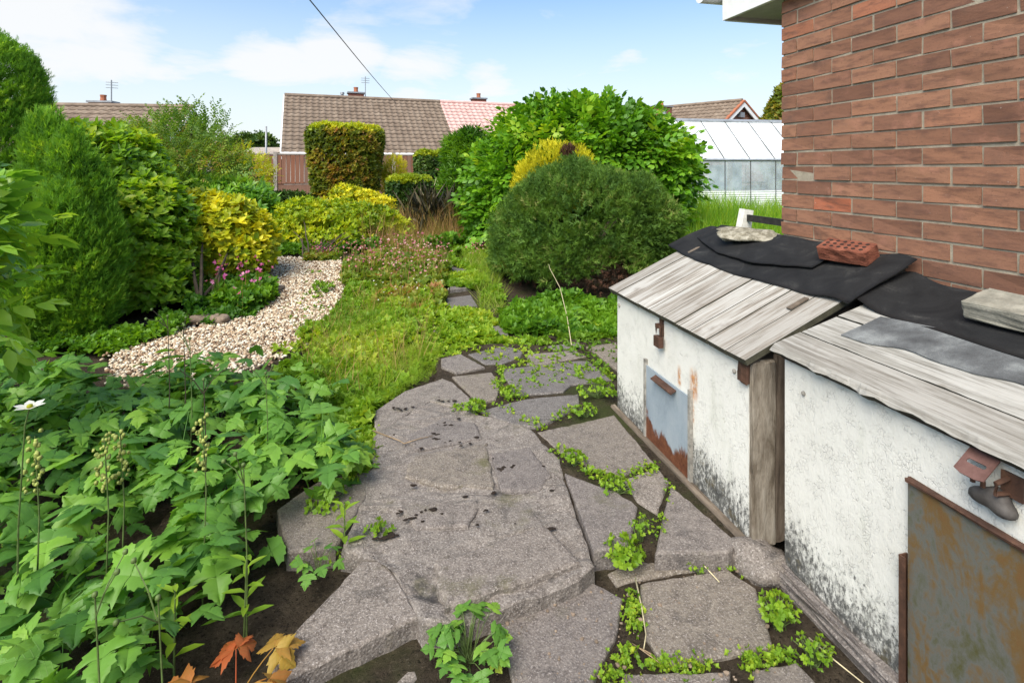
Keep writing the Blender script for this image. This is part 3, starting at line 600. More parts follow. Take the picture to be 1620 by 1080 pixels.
X2, YA2, YB2 = 1.46, .45, 1.69
b2 = thing('coal_bunker', (X2, YA2, 0), 'white bunker with cracked paint, grey flaking roof boards and rusty brown door', 'coal bunker')
obj('front_wall', front(X2, YA2, YB2, .0, .806), WPAINT2, b2)
obj('end_wall', side(X2+.03, 2.12, YA2, YA2+.04, 0, zr2), WPAINT2, b2); obj('end_wall', side(X2+.03, 2.12, YB2-.04, YB2-.002, 0, zr2), DARKP, b2)
obj('plinth', bbox(X2-.06, X2-.002, YA2-.05, YB2+.03, -.05, .030, .018, 2, .006, 7), CEM, b2)
s2 = math.atan(.29); bx = [0, .150, .325, .50, .735]
for k in range(4):
    a_, c_ = bx[k], bx[k+1]-.006; n = 60; ysn = np.linspace(YA2-.03, 1.722, n)
    rag = (.004*vnoise(np.column_stack([ysn, ysn*0, ysn*0]), 30, 3)+.003*vnoise(np.column_stack([ysn, ysn*0, ysn*0]), 110, 4)) if k == 0 else .0015*vnoise(np.column_stack([ysn, ysn*0, ysn*0]), 60, 3+k)
    drop = (-.008+.004*vnoise(np.column_stack([ysn, ysn*0, ysn*0]), 50, 6)) if k == 0 else np.full(n, -.001)
    rows = [(a_+rag+.003, np.full(n, -.026)), (a_+rag-.006*(k == 0), drop-.006*(k == 0)), (np.full(n, a_+(.022 if k == 0 else .004)), np.full(n, 0.0)), (np.full(n, c_-.003), np.full(n, 0.0)), (np.full(n, c_), np.full(n, -.004)), (np.full(n, c_), np.full(n, -.026))]
    V = np.concatenate([np.column_stack([r, ysn, zz_]) for r, zz_ in rows]); m = len(rows)
    Fq = [(i*n+j, i*n+j+1, ((i+1) % m)*n+j+1, ((i+1) % m)*n+j) for i in range(m) for j in range(n-1)]
    Fq += [tuple(i*n for i in range(m)), tuple(i*n+n-1 for i in range(m))[::-1]]
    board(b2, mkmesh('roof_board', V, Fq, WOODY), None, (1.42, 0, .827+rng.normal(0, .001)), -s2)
obj('fascia_strip', bbox(1.446, 1.458, YA2-.005, YB2+.005, .792, .806, .003, 1, .001, 3), DARKP, b2)
def strip(xa, xb, ya, yb, zf, n=30, m=12, th=.004, wav=.006, sd=2, ragged=.004, curl=None):
    """a sheet of felt lying on a lid: wavy, ragged edge"""
    u, v = np.meshgrid(np.linspace(0, 1, n), np.linspace(0, 1, m)); y = ya+(yb-ya)*u
    e0 = np.interp(u[0], np.linspace(0, 1, len(np.atleast_1d(xa))), np.atleast_1d(xa)) if np.ndim(xa) else np.full(n, xa)
    e1 = np.interp(u[0], np.linspace(0, 1, len(np.atleast_1d(xb))), np.atleast_1d(xb)) if np.ndim(xb) else np.full(n, xb)
    Q = np.column_stack([u.ravel(), v.ravel(), 0*u.ravel()])
    x = e0[None]+(e1-e0)[None]*v+ragged*vnoise(np.column_stack([u.ravel()*9, 0*u.ravel(), 0*u.ravel()]), 3, sd).reshape(u.shape)*(1-v)
    z = np.vectorize(zf)(x)+.006+np.abs(wav*vnoise(Q*np.array((3., 1.2, 1)), 2.2, sd+1)).reshape(u.shape)
    if curl: z = z+curl(u, v)
    T = np.stack([x.ravel(), y.ravel(), z.ravel()], 1); i = np.arange(n*m).reshape(m, n)
    q = np.stack([i[:-1, :-1], i[:-1, 1:], i[1:, 1:], i[1:, :-1]], -1).reshape(-1, 4); N = n*m
    B = T-np.array((0, 0, th)); rim = list(i[0])+list(i[1:, -1])+list(i[-1, ::-1][1:])+list(i[::-1, 0][1:-1])
    S = [(rim[k], rim[(k+1) % len(rim)], rim[(k+1) % len(rim)]+N, rim[k]+N) for k in range(len(rim))]
    return np.concatenate([T, B]), [tuple(f) for f in q]+[tuple(f[::-1]+N) for f in q]+S
obj('mineral_felt_patch', strip([1.66, 1.67, 1.68, 1.62], [1.86, 1.88, 1.87, 1.80], YA2, 1.60, zr2, 40, 6, .003, .002, 21, .012), MINFELT, b2)
# door
dl = yz(1438, 755, X2-.012)[0]; dw = .44
door = obj('door', bbox(X2-.016, X2-.006, dl-dw, dl, .03, .612, .002), RUST2, b2)
obj('top_lip', bbox(X2-.026, X2-.006, dl-dw-.005, dl+.003, .613, .624, .003, 1, .0012, 3), RUSTM, door)
obj('runner', join(bbox(X2-.030, X2-.026, dl-.002, dl+.012, .02, .40, .001), bbox(X2-.030, X2-.002, dl+.012, dl+.016, .02, .40, .001)), RUSTM, b2)
obj('runner', bbox(X2-.030, X2-.006, dl-dw-.014, dl-dw-.002, .02, .40, .001), RUSTM, b2)
# hasp with a slotted plate, lifted; a lock under its rubber flap
p = onX(1543, 735, X2-.05); hy, hz_ = p[1], p[2]
def slot_plate(w, h, t, sw, sh):
    o = [(-w, -h), (w, -h), (w, h), (-w, h)]; a = np.linspace(0, 2*math.pi, 16, endpoint=False)
    s = [((sw-sh)*(1 if math.cos(q) > 0 else -1)+sh*math.cos(q), sh*math.sin(q)) for q in a]; V, Fq = [], []
    oo = [];  # outer ring resampled to the slot's 16 directions
    for q in a:
        c, s_ = math.cos(q), math.sin(q); k = min(w/max(abs(c), 1e-6), h/max(abs(s_), 1e-6)); oo.append((c*k, s_*k))
    for z in (0, t): V += [(x, y, z) for x, y in oo]+[(x, y, z) for x, y in s]
    for j in range(16):
        n = (j+1) % 16; Fq += [(j, 16+j, 16+n, n), (32+j, 32+n, 48+n, 48+j), (j, n, 32+n, 32+j), (16+j, 48+j, 48+n, 16+n)]
    return np.array(V), Fq
M = Matrix.Translation((X2-.045, hy, hz_)) @ Matrix.Rotation(R(-38), 4, 'Y') @ Matrix.Rotation(R(90), 4, 'Z')
hp = obj('hasp_plate', xf(slot_plate(.034, .040, .003, .022, .006), M), PLATE, b2)
obj('staple', join(tube([(X2-.002, hy-.045, hz_-.012), (X2-.05, hy-.045, hz_-.02), (X2-.05, hy-.045, hz_-.045), (X2-.002, hy-.045, hz_-.05)], .006, 6), bbox(X2-.012, X2-.001, hy-.075, hy-.03, hz_-.055, hz_+.0, .004, 1, .001)), RUSTM, hp)
a = np.linspace(0, 2*math.pi, 22, endpoint=False); rad = .036*(1+.22*np.cos(3*a+.9)+.12*np.cos(2*a))
lc = np.array((X2-.028, hy-.02, hz_-.078)); V = []
for k, (f, dx) in enumerate(((1.0, .020), (1.05, .008), (.92, -.006), (.55, -.014))): V += [(lc[0]+dx, lc[1]+r_*f*1.15*math.cos(t), lc[2]+r_*f*.82*math.sin(t)) for t, r_ in zip(a, rad)]
lock = obj('padlock', (np.array(V), [(k*22+j, k*22+(j+1) % 22, (k+1)*22+(j+1) % 22, (k+1)*22+j) for k in range(3) for j in range(22)]+[tuple(range(66, 88)), tuple(range(22))[::-1]]), LOCKM, b2, True)
obj('shackle', tube([(lc[0], lc[1]+.03+.012*math.cos(t), lc[2]+.03+.028*math.sin(t)) for t in np.linspace(-.3, math.pi+.3, 10)], .006, 6), RUSTM, lock)
p = onX(1272, 622, X2); obj('screw_cap', tube([(X2+.002, p[1], p[2]), (X2-.006, p[1], p[2]), (X2-.009, p[1], p[2])], [.008, .008, .005], 10), ZINC, b2)

# felt, bricks and stones weighing it down: all loose, each its own thing
cu = lambda u, v: .035*np.clip((.12-u)/.12, 0, 1)**2*(1-.3*v)+.03*np.clip((u-.82)/.18, 0, 1)**1.5*(1-v)
f1 = obj('roofing_felt', strip([1.775, 1.765, 1.76, 1.775, 1.80], [2.12]*5, 1.72, 3.10, zr1, 60, 14, .003, .005, 5, .0025, lambda u, v: .028*np.clip((u-.86)/.14, 0, 1)*(1-v)**.5+.02*np.exp(-((u-.05)/.06)**2)), FELT, None, True)
tagit(f1, 'black roofing felt sheet laid along the top of the plank lid', 'roofing felt')
f2 = obj('roofing_felt', strip([1.92, 1.845, 1.86, 1.94], [2.115]*4, 2.05, 3.0, lambda x: zr1(x)+.02, 44, 10, .003, .004, 12, .002), FELT, None, True)
tagit(f2, 'smaller black felt offcut overlapping the long sheet under stone and brick', 'roofing felt')
f3 = obj('roofing_felt', strip([1.80, 1.805, 1.80, 1.815, 1.83], [2.125]*5, .40, 1.78, zr2, 60, 12, .003, .004, 9, .003, lambda u, v: .03*np.exp(-((u-.97)/.05)**2)), FELT, None, True)
tagit(f3, 'black felt strip on the flaking grey roof boards below the coping block', 'roofing felt')
def lump(c, r, n=3, amp=.18, fs=5., flat=.7, seed=0):
    bm = bmesh.new(); bmesh.ops.create_icosphere(bm, subdivisions=n, radius=1); bm.verts.index_update()
    V = np.array([v.co[:] for v in bm.verts]); Fq = [[v.index for v in f.verts] for f in bm.faces]; bm.free()
    V = np.sign(V)*np.abs(V)**flat; V *= (1+amp*vnoise(V, fs*.35, seed)+amp*.5*vnoise(V, fs, seed+1))[:, None]
    return V*np.array(r)+np.array(c), Fq
# lichen-crusted stone: between pixels 1130..1220
def onlid(px, py, zf, dz=.03):
    d = ray(px, py); lo, hi = .5, 6
    t = [q for q in np.linspace(.5, 6, 2200) if EYE[2]+d[2]*q <= zf(d[0]*q)+dz]
    return EYE+d*(t[0] if t else 3)
p = onlid(1176, 378, zr1, .04)
def rot_lump(c, r, ang, tilt=0, **k):
    V, Fq = lump((0, 0, 0), r, **k); M = Matrix.Translation(c) @ Matrix.Rotation(ang, 4, 'Z') @ Matrix.Rotation(tilt, 4, 'Y'); return xf((V, Fq), M)
st = obj('loose_stone', rot_lump((p[0]+.02, p[1], p[2]+.022), (.07, .165, .028), R(38), -.25, n=4, amp=.16, fs=7, seed=4), LICH, None, True); tagit(st, 'flat lichen-crusted stone lying on the black felt', 'stone')
# a perforated rustic brick
p = onlid(1340, 412, zr1, .05)
bm_b = bbox(-.0515, .0515, -.1075, .1075, 0, .065, .004, 1, .0, 5); V = np.array(bm_b[0]); V = V+(.0022*vnoise(V, 170, 3)[:, None]*np.array((1, .3, 0.2)))
M = Matrix.Translation((p[0]+.055, p[1]+.045, zr1(p[0]+.04)+.032)) @ Matrix.Rotation(R(13), 4, 'Z') @ Matrix.Rotation(-sl*.85, 4, 'Y')
rb = thing('loose_brick', M.translation, 'textured red perforated brick weighing down the black felt', 'brick')
obj('brick_body', xf((V, bm_b[1]), M), RUSTIC, rb)
HOLESHADE = m_plain('painted_hole_shade', (.03, .014, .01), .9)  # dark discs on the brick top paint the shade of its holes
hl = [tube([(x, y, .0646), (x, y, .0668)], .0085, 8) for x in (-.027, 0, .027) for y in np.linspace(-.08, .08, 6)]
for q in hl: obj('hole_shade_disc', xf(q, M), HOLESHADE, rb)
# grey coping block by the wall
pa, pb_ = onlid(1467, 456, zr2, .05), onlid(1600, 490, zr2, .05)
M = Matrix.Translation((1.975, 1.12, zr2(1.975)+.018)) @ Matrix.Rotation(R(3), 4, 'Z') @ Matrix.Rotation(-s2*.9, 4, 'Y')
cb = obj('coping_block', xf(bbox(-.06, .075, -.27, .27, 0, .062, .006, 2, .0012, 4), M), CONC, None); tagit(cb, 'long grey concrete coping block resting on felt against the brick wall', 'concrete block')

# debris and mortar spilled at the gap between the bunkers
V, Fq = lump((1.40, 1.74, .01), (.10, .09, .05), 3, .22, 6, seed=5); obj('mortar_spill', (V, Fq), CEM, pathb, True)

# ------------------------------------------------------------------ bench by the grass
bb = W(1172, 372, 6.3); bz = float(tz(bb[0], bb[1])); bxx, byy = bb[0], bb[1]
be = thing('garden_bench', (bxx, byy, bz), 'white concrete-ended bench with black slats in front of the long grass', 'bench')
def bench_end(y):
    prof = [(-.50, 0), (-.40, 0), (-.38, .30), (-.10, .30), (-.07, 0), (.06, 0), (.05, .32), (.15, .92), (.02, .94), (-.06, .62), (-.10, .48), (-.20, .42), (-.52, .44)]
    n = len(prof); V = np.array([(bxx+a*.9, y+d, bz+q) for d in (-.05, .05) for a, q in prof]); return V, [tuple(range(n))[::-1], tuple(range(n, 2*n))]+[(i, (i+1) % n, n+(i+1) % n, n+i) for i in range(n)]
for y in (byy, byy-1.25): obj('bench_end', bench_end(y), BENCHW, be)
for q, s in ((.84, .075), (.66, .035)): obj('back_slat', bbox(bxx+s-.035, bxx+s-.005, byy-1.36, byy-.052+.0, bz+q-.04, bz+q+.035, .005), BENCHS, be)
for s in (-.40, -.28, -.16): obj('seat_slat', bbox(bxx+s-.04, bxx+s+.04, byy-1.36, byy+.08, bz+.443, bz+.473, .005), BENCHS, be)

# ------------------------------------------------------------------ fence
fa, fb = W(330, 262, 17.0), W(760, 262, 20.3); fd = nrm((fb-fa)*np.array((1, 1, 0))); fn = np.array((-fd[1], fd[0], 0))
fe = thing('fence', (fa[0], fa[1], float(tz(fa[0], fa[1]))), 'red-brown boarded fence with concrete posts in front of the bungalows', 'fence')
FL = np.linalg.norm(fb-fa); npan = int(FL/1.93)+1; pboard = {}
for k in range(npan+1):
    o = fa+fd*(k*1.93); zt = 1.90; M = frame((o[0], o[1], 0), fd, fn)
    zg = float(tz(o[0], o[1]))
    obj('post', xf(bbox(-.06, .06, -.06, .06, zg-.3, zt+.05, .012), M), FPOST, fe)
    if k == npan: break
    pn = obj('panel', xf(join(box(.06, 1.87, -.022, .022, zt-1.02, zt-.95), box(.06, 1.87, -.022, .022, zt-.10, zt-.04)), M), FENCE, fe)
    obj('coping_rail', xf(bbox(.06, 1.87, -.05, .05, zt-.04, zt, .006), M), FPOST, fe)
    obj('gravel_board', xf(box(.06, 1.87, -.018, .018, zg-.25, zt-1.03), M), FENCE, fe)
    nb = 13; w = 1.81/nb
    for j in range(nb):
        x = .06+j*w; obj('board', xf(box(x, x+w-.012, -.036-.01*(j % 2), -.0225, zt-1.0, zt-.05), M), FENCE, pn, org=np.array(o)+fd*x)

# ------------------------------------------------------------------ far houses
def tile_roof(eave, u, n, run, rise, length, period=.30, gauge=.34, amp=.035):
    """pantiles: eave start, direction along the eave, horizontal uphill direction"""
    eave, u, n = map(np.asarray, (eave, u, n)); sl_ = math.hypot(run, rise); up = (n*run+np.array((0, 0, rise)))/sl_; nn = np.cross(u, up); nn = nn if nn[2] > 0 else -nn
    rows = int(round(sl_/gauge)); g_ = sl_/rows; nx = int(length/period)*6; xs_ = np.linspace(0, length, nx+1); ph = xs_/period % 1
    hgt = amp*np.where(ph < .55, np.sin(ph/.55*math.pi), -.25*np.sin((ph-.55)/.45*math.pi)); Vs, Fs = [], []
    for r_ in range(rows):
        jit = rng.normal(0, .006, nx+1)
        for t_, lift in ((-.03, .028), (-.03, .055), (g_, .012)):
            Vs.append(eave+u*xs_[:, None]+up*(r_*g_+t_)+nn*((hgt if lift != .028 else hgt*.9)+lift)[:, None])
        b_ = r_*3*(nx+1); i = np.arange(nx)
        for a_ in (0, 1): Fs.append(np.stack([b_+a_*(nx+1)+i, b_+a_*(nx+1)+i+1, b_+(a_+1)*(nx+1)+i+1, b_+(a_+1)*(nx+1)+i], 1))
    return np.concatenate(Vs), np.concatenate(Fs)
def rslab(eave, u, n, run, rise, length, t=.06):
    e = np.asarray(eave); a = [e, e+u*length, e+u*length+n*run+np.array((0, 0, rise)), e+n*run+np.array((0, 0, rise))]
    V = np.array(a+[q-np.array((0, 0, t)) for q in a]); return V, [(0, 1, 2, 3), (7, 6, 5, 4), (0, 4, 5, 1), (1, 5, 6, 2), (2, 6, 7, 3), (3, 7, 4, 0)]
def camdir(phi): return np.array((math.cos(phi)*CT+math.sin(phi)*ST, -math.cos(phi)*ST+math.sin(phi)*CT, 0))
def chimney(par, c, u, n, w, d, z0, z1, pots=1):
    M = frame((c[0], c[1], 0), u, n); ch = obj('chimney', xf(bbox(-w/2, w/2, -d/2, d/2, z0, z1, .01), M), CHIM, par)
    obj('chimney_cap', xf(bbox(-w/2-.06, w/2+.06, -d/2-.06, d/2+.06, z1+.001, z1+.08, .01), M), LEAD, ch)
    for k in range(pots): obj('chimney_pot', xf(tube([(k*.3-.15*(pots-1), 0, z1+.082), (k*.3-.15*(pots-1), 0, z1+.24), (k*.3-.15*(pots-1), 0, z1+.36)], [.13, .11, .13], 10), M), POT, ch)
def aerial(par, c, z0, z1):
    obj('aerial', join(tube([(c[0], c[1], z0), (c[0], c[1], z1)], .025, 6), *[tube([(c[0]-.22, c[1], z1-.1-.12*k), (c[0]+.22, c[1]+.1, z1-.1-.12*k)], .012, 4) for k in range(3)]), LEAD, par)
# the pair of bungalows behind the fence
u = camdir(R(21)); n_ = np.array((-u[1], u[0], 0)); rl = W(450, 152, 27.5)
run, rise = 4.1, rl[2]-2.05; e0 = rl-n_*run-np.array((0, 0, rise)); Lb, Lp = 8.1, 9.9
ha_ = thing('bungalow', (e0[0], e0[1], .3), 'pair of low bungalows, one roof half brown tiled, the other pink', 'house')
w0 = e0+n_*.35+u*.1; Mx = frame((w0[0], w0[1], 0), u, n_)
obj('wall', xf(box(0, Lb+Lp-.2, 0, run*2-.7, -.2, 2.12), Mx), RENDERW, ha_)
for x_ in (1.2, 4.6, 10.2, 13.6):
    wn = obj('window', xf(box(x_, x_+1.7, -.03, .05, .95, 2.0), Mx), UPVC, ha_)
    for q in (0, 1): obj('pane', xf(box(x_+.07+q*.8, x_+.80+q*.8, -.045, -.031, 1.03, 1.92), Mx), WINDOWG, wn)
rf = obj('roof', rslab(e0, u, n_, run, rise, Lb+Lp), TILEB, ha_); obj('roof', rslab(e0+n_*run*2, u, -n_, run, rise, Lb+Lp), TILEB, ha_)
t1 = obj('brown_tiles', tile_roof(e0, u, n_, run, rise, Lb), TILEB, rf); t1['kind'] = 'stuff'
t2 = obj('pink_tiles', tile_roof(e0+u*Lb, u, n_, run, rise, Lp), TILEP, rf); t2['kind'] = 'stuff'
rt = e0+n_*run+np.array((0, 0, rise))
obj('ridge', xf(tube([(0, 0, .05), (Lb, 0, .05)], .11, 8), frame(rt, u, n_)), TILEB, rf); obj('ridge', xf(tube([(Lb, 0, .05), (Lb+Lp, 0, .05)], .11, 8), frame(rt, u, n_)), TILEP, rf)
obj('bargeboard', rslab(e0-u*.05+np.array((0, 0, .06)), u, n_, run, rise, .05, .22), UPVC, ha_)
obj('gutter', xf(tube([(0, -.05, -.02), (Lb+Lp, -.05, -.02)], .07, 8), frame(e0, u, n_)), UPVC, ha_)
gv_ = np.array([w0+np.array((0, 0, 2.1)), w0+n_*(run*2-.7)+np.array((0, 0, 2.1)), w0+n_*(run-.35)+np.array((0, 0, rise-.2+2.05))]); gv_[:, 2] += np.array((0, 0, -w0[2]+0))*0
gv_[:, 2] = (2.12, 2.12, rt[2]-.30); obj('gable', (np.concatenate([gv_, gv_+u*.1]), [(0, 1, 2), (3, 5, 4), (0, 2, 5, 3), (1, 4, 5, 2), (0, 3, 4, 1)]), RENDERW, ha_)
for px, back in ((563, .7), (757, .7)):
    s_ = [k for k in np.linspace(0, 18, 900) if (lambda q: CX+F*((q[0]*CT-q[1]*ST)/(q[0]*ST+q[1]*CT)))(rt+u*k+n_*back) > px]; s_ = s_[0] if s_ else 10
    c = rt+u*s_+n_*back; chimney(ha_, c, u, n_, .8, .55, rt[2]-1.2, rt[2]+.36)
    if px == 563: aerial(ha_, c+u*.5, rt[2]-1.0, rt[2]+1.35); obj('flue', xf(tube([(0, 0, -.3), (0, 0, .22), (0, 0, .23), (0, 0, .34)], [.07, .07, .11, .10], 8), frame(c-u*.75-n_*.6, u, n_)), LEAD, ha_)
# bungalow to the left
u = camdir(R(8)); n_ = np.array((-u[1], u[0], 0)); rl = W(-60, 166, 22.5); run = 3.9; rise = 2.5
e0 = rl-n_*run-np.array((0, 0, rise)); LL = 9.05
hb_ = thing('bungalow', (e0[0], e0[1], .2), 'brown tiled bungalow roof with skylight rising behind the left hedge shrubs', 'house')
w0 = e0+n_*.35+u*.1; Mx = frame((w0[0], w0[1], 0), u, n_); obj('wall', xf(box(0, LL-.2, 0, run*2-.7, -.2, e0[2]+.06), Mx), FARB, hb_)
rf = obj('roof', rslab(e0, u, n_, run, rise, LL), TILEB, hb_); obj('roof', rslab(e0+n_*run*2, u, -n_, run, rise, LL), TILEB, hb_)
t1 = obj('brown_tiles', tile_roof(e0, u, n_, run, rise, LL, .32, .36), TILEB, rf); t1['kind'] = 'stuff'
rt = e0+n_*run+np.array((0, 0, rise)); obj('ridge', xf(tube([(0, 0, .05), (LL, 0, .05)], .11, 8), frame(rt, u, n_)), TILEB, rf)
obj('bargeboard', rslab(e0+u*LL+np.array((0, 0, .06)), u, n_, run, rise, .05, .24), UPVC, hb_)
def along(px, back):
    s_ = [k for k in np.linspace(0, 14, 900) if (lambda q: CX+F*((q[0]*CT-q[1]*ST)/(q[0]*ST+q[1]*CT)))(rt+u*k+n_*back) > px]; return s_[0] if s_ else 3
c = rt+u*along(163, .6)+n_*.6; chimney(hb_, c, u, n_, .9, .55, rt[2]-1.2, rt[2]+.22); aerial(hb_, rt+u*along(176, .6)+n_*.6, rt[2]-.8, rt[2]+1.25)
sk = rt+u*(along(70, 0))-n_*.75-np.array((0, 0, .75*rise/run)); up_ = nrm(n_*run+np.array((0, 0, rise))); Ms = frame(sk, u, up_, np.cross(u, up_))
sw = obj('skylight', xf(bbox(-.45, .55, -.95, .0, .05, .16, .01), Ms), LEAD, hb_); obj('pane', xf(box(-.38, .48, -.88, -.07, .161, .165), Ms), WINDOWG, sw)
# gable-ended bungalow beyond the greenhouse
pk = W(1169, 161, 30); u = camdir(R(135)); n_ = camdir(R(45)); n_ = np.array((-u[1], u[0], 0))
if (n_ @ camdir(R(90))) < 0: n_ = -n_
g_dir = camdir(R(27)); rd = np.array((-g_dir[1], g_dir[0], 0))           # gable wall runs along g_dir, ridge goes back along rd
rd = camdir(R(27+105)); rd = nrm(rd)
half, rise = 2.35, 1.85; L_ = 7.5
hc = thing('bungalow', (pk[0], pk[1], .3), 'brick bungalow gable with white bargeboards beyond the greenhouse', 'house')
gp_ = np.array([pk-g_dir*half-np.array((0, 0, rise)), pk+g_dir*half-np.array((0, 0, rise)), pk])-np.array((0, 0, .12))
base_ = gp_[:2].copy(); base_[:, 2] = -.2
V = np.concatenate([gp_, base_, gp_+rd*L_, base_+rd*L_]); obj('wall', (V, [(3, 4, 1, 2, 0), (8, 5, 7, 6, 9), (3, 0, 5, 8), (4, 9, 6, 1)]), FARB, hc)
for sgn in (-1, 1):
    e = pk+g_dir*sgn*(half+.3)-np.array((0, 0, rise*(half+.3)/half)); e = e-rd*.25; rr_ = rise*(half+.3)/half
    rf = obj('roof', rslab(e, rd, -g_dir*sgn, half+.3, rr_, L_), TILEB, hc); tl = obj('brown_tiles', tile_roof(e, rd, -g_dir*sgn, half+.3, rr_, L_), TILEB, rf); tl['kind'] = 'stuff'
    obj('bargeboard', rslab(e-rd*.06+np.array((0, 0, -.04)), rd, -g_dir*sgn, half+.3, rr_, .05, .26), UPVC, hc)
    obj('verge_tiles', rslab(e-rd*.10+np.array((0, 0, .08)), rd, -g_dir*sgn, half+.3, rr_, .16, .11), POT, hc)
obj('lamp', xf(bbox(-.16, .16, -.22, -.02, -.14, .14, .03), frame(pk-np.array((0, 0, .75)), g_dir, rd)), LEAD, hc)
obj('ridge', tube([pk-rd*.2+np.array((0, 0, .06)), pk+rd*L_+np.array((0, 0, .06))], .11, 8), TILEB, hc)
cc = W(1046, 175, 31.5); chimney(hc, cc, g_dir, rd, .95, .6, 2.5, 1.5+92*31.5/850)
fl = W(1047, 190, 30); obj('flue', tube([fl+np.array((.15, 0, -1)), fl+np.array((.15, 0, .3)), fl+np.array((.15, 0, .31)), fl+np.array((.15, 0, .5))], [.09, .09, .13, .12], 8), LEAD, hc)

# low grey roof and a pole seen over the fence
lr = W(392, 245, 24); gr = thing('shed', (lr[0], lr[1], .4), 'low grey-roofed shed just visible over the fence top', 'shed')
sx, sy = camdir(0), camdir(R(90)); Msd = frame((lr[0], lr[1], 0), sx, sy)
obj('wall', xf(box(-.8, .8, 0, 2.4, .0, 1.8), Msd), FENCE, gr); obj('roof', xf((np.array([(-1, -.2, 1.85), (1, -.2, 1.85), (1, 2.6, 2.3), (-1, 2.6, 2.3), (-1, -.2, 1.95), (1, -.2, 1.95), (1, 2.6, 2.4), (-1, 2.6, 2.4)]), [(3, 2, 1, 0), (4, 5, 6, 7), (0, 1, 5, 4), (1, 2, 6, 5), (2, 3, 7, 6), (3, 0, 4, 7)]), Msd), FPOST, gr)
pl = W(421, 242, 23); po = obj('pole', tube([(pl[0], pl[1], .4), (pl[0], pl[1], 1.5+62*23/850)], [.045, .04], 8), LEAD, None, True); tagit(po, 'thin pale grey pole standing behind the boarded fence', 'pole')
# telephone wire
A, B = W(628, 165, 27.2), W(490, 0, 9.0); t = np.linspace(-.15, 1.6, 40); pts = A+(B-A)*t[:, None]; pts[:, 2] -= .35*np.sin(np.clip(t, 0, 1)*math.pi)*.15
cbw = obj('overhead_wire', tube(pts[t >= 0], .011, 6), CABLE, None, True); tagit(cbw, 'black overhead telephone wire running down to the bungalow roof', 'wire')

# ------------------------------------------------------------------ greenhouse
u = camdir(R(11)); n_ = np.array((-u[1], u[0], 0)); z0 = .36; ez, rz, hw = z0+1.26, z0+2.16, .97; PW = .61
g0 = W(1147, 262, 11.5)-u*PW*2; NB = 6; gL = PW*NB
gh = thing('greenhouse', (g0[0], g0[1], z0), 'aluminium greenhouse with whitewashed roof glass and ribbed white lower panels', 'greenhouse')
Mg = frame((g0[0], g0[1], 0), u, n_); bw = .016
def bar(p, q, w=.016, mat=ALU, name='glazing_bar'): obj(name, xf(tube([p, q], w, 4), Mg), mat, gh)
obj('base_plinth', xf(box(-.05, gL+.05, -.05, 2*hw+.05, z0-.3, z0+.02), Mg), CONC, gh)
ribz = np.linspace(z0+.02, z0+.60, 73); rx_ = .012*np.abs(np.sin(np.arange(73)*math.pi/6))
for k in range(NB):
    a_, c_ = k*PW+.012, (k+1)*PW-.012
    for yy, s in ((0, -1), (2*hw, 1)):
        V = np.array([(x, yy+s*r_, z_) for x in (a_, c_) for r_, z_ in zip(rx_, ribz)]); obj('ribbed_panel', xf((V, [(i, i+1, 74+i, 73+i) for i in range(72)]), Mg), RIBW, gh)
        obj('pane', xf(box(a_, c_, yy-.002, yy+.002, z0+.61, ez-.01), Mg), GLASS, gh)
    for s in (0, 1):
        y0_, y1_ = (0, hw) if s == 0 else (2*hw, hw)
        for h0, h1, dz in ((0.01, .52, 0), (.50, .99, .006)):
            q = lambda h: (y0_+(y1_-y0_)*h, ez+(rz-ez)*h+dz)
            (ya_, za_), (yb_, zb_) = q(h0), q(h1)
            V = np.array([(a_, ya_, za_), (c_, ya_, za_), (c_, yb_, zb_), (a_, yb_, zb_)]); V = np.concatenate([V, V-np.array((0, 0, .004))])
            obj('roof_pane', xf((V, [(0, 1, 2, 3), (7, 6, 5, 4), (0, 4, 5, 1), (1, 5, 6, 2), (2, 6, 7, 3), (3, 7, 4, 0)]), Mg), GROOF, gh)
for k in range(NB+1):
    x = k*PW
    for yy in (0, 2*hw): bar((x, yy, z0), (x, yy, ez), .012, ALUD)
    bar((x, 0, ez+.008), (x, hw, rz+.008), .012, ALUD); bar((x, 2*hw, ez+.008), (x, hw, rz+.008), .012, ALUD)
for yy in (0, 2*hw): bar((-.02, yy, ez), (gL+.02, yy, ez), .03, ALU, 'eave_rail'); bar((0, yy, z0+.605), (gL, yy, z0+.605), .012, ALU, 'sill_rail')
bar((-.02, hw, rz+.02), (gL+.02, hw, rz+.02), .045, ALU, 'ridge_rail')
for x in (0, gL):
    V = np.array([(x, 0, z0), (x, 2*hw, z0), (x, 2*hw, ez), (x, hw, rz), (x, 0, ez)]); V = np.concatenate([V, V+np.array((.004, 0, 0))]); obj('end_glass', xf((V, [(0, 1, 2, 3, 4), (9, 8, 7, 6, 5)]+[(i, (i+1) % 5, 5+(i+1) % 5, 5+i) for i in range(5)]), Mg), GLASS, gh)
    for yy in (.6, 1.35): bar((x, yy, z0), (x, yy, ez+.5), .012)
obj('brace', xf(tube([(1.15, .03, z0), (1.75, .03, z0+.6)], .012, 4), Mg), ALU, gh)
bd = obj('panel_board', xf(bbox(PW*2.05, PW*2.75, .62, .66, z0+.1, z0+1.15, .01), Mg), BLUEB, None); tagit(bd, 'faded blue board standing inside the greenhouse', 'board')
bd = obj('panel_board', xf(bbox(PW*3.15, PW*3.6, .85, .89, z0+.1, z0+1.2, .01), Mg), BLUEB, None); tagit(bd, 'narrower blue board beside the dark upright in the greenhouse', 'board')
bd = obj('panel_board', xf(bbox(PW*2.78, PW*2.88, .55, .62, z0+.02, z0+1.2, .01), Mg), STAGE, None); tagit(bd, 'dark timber upright inside the greenhouse', 'timber')
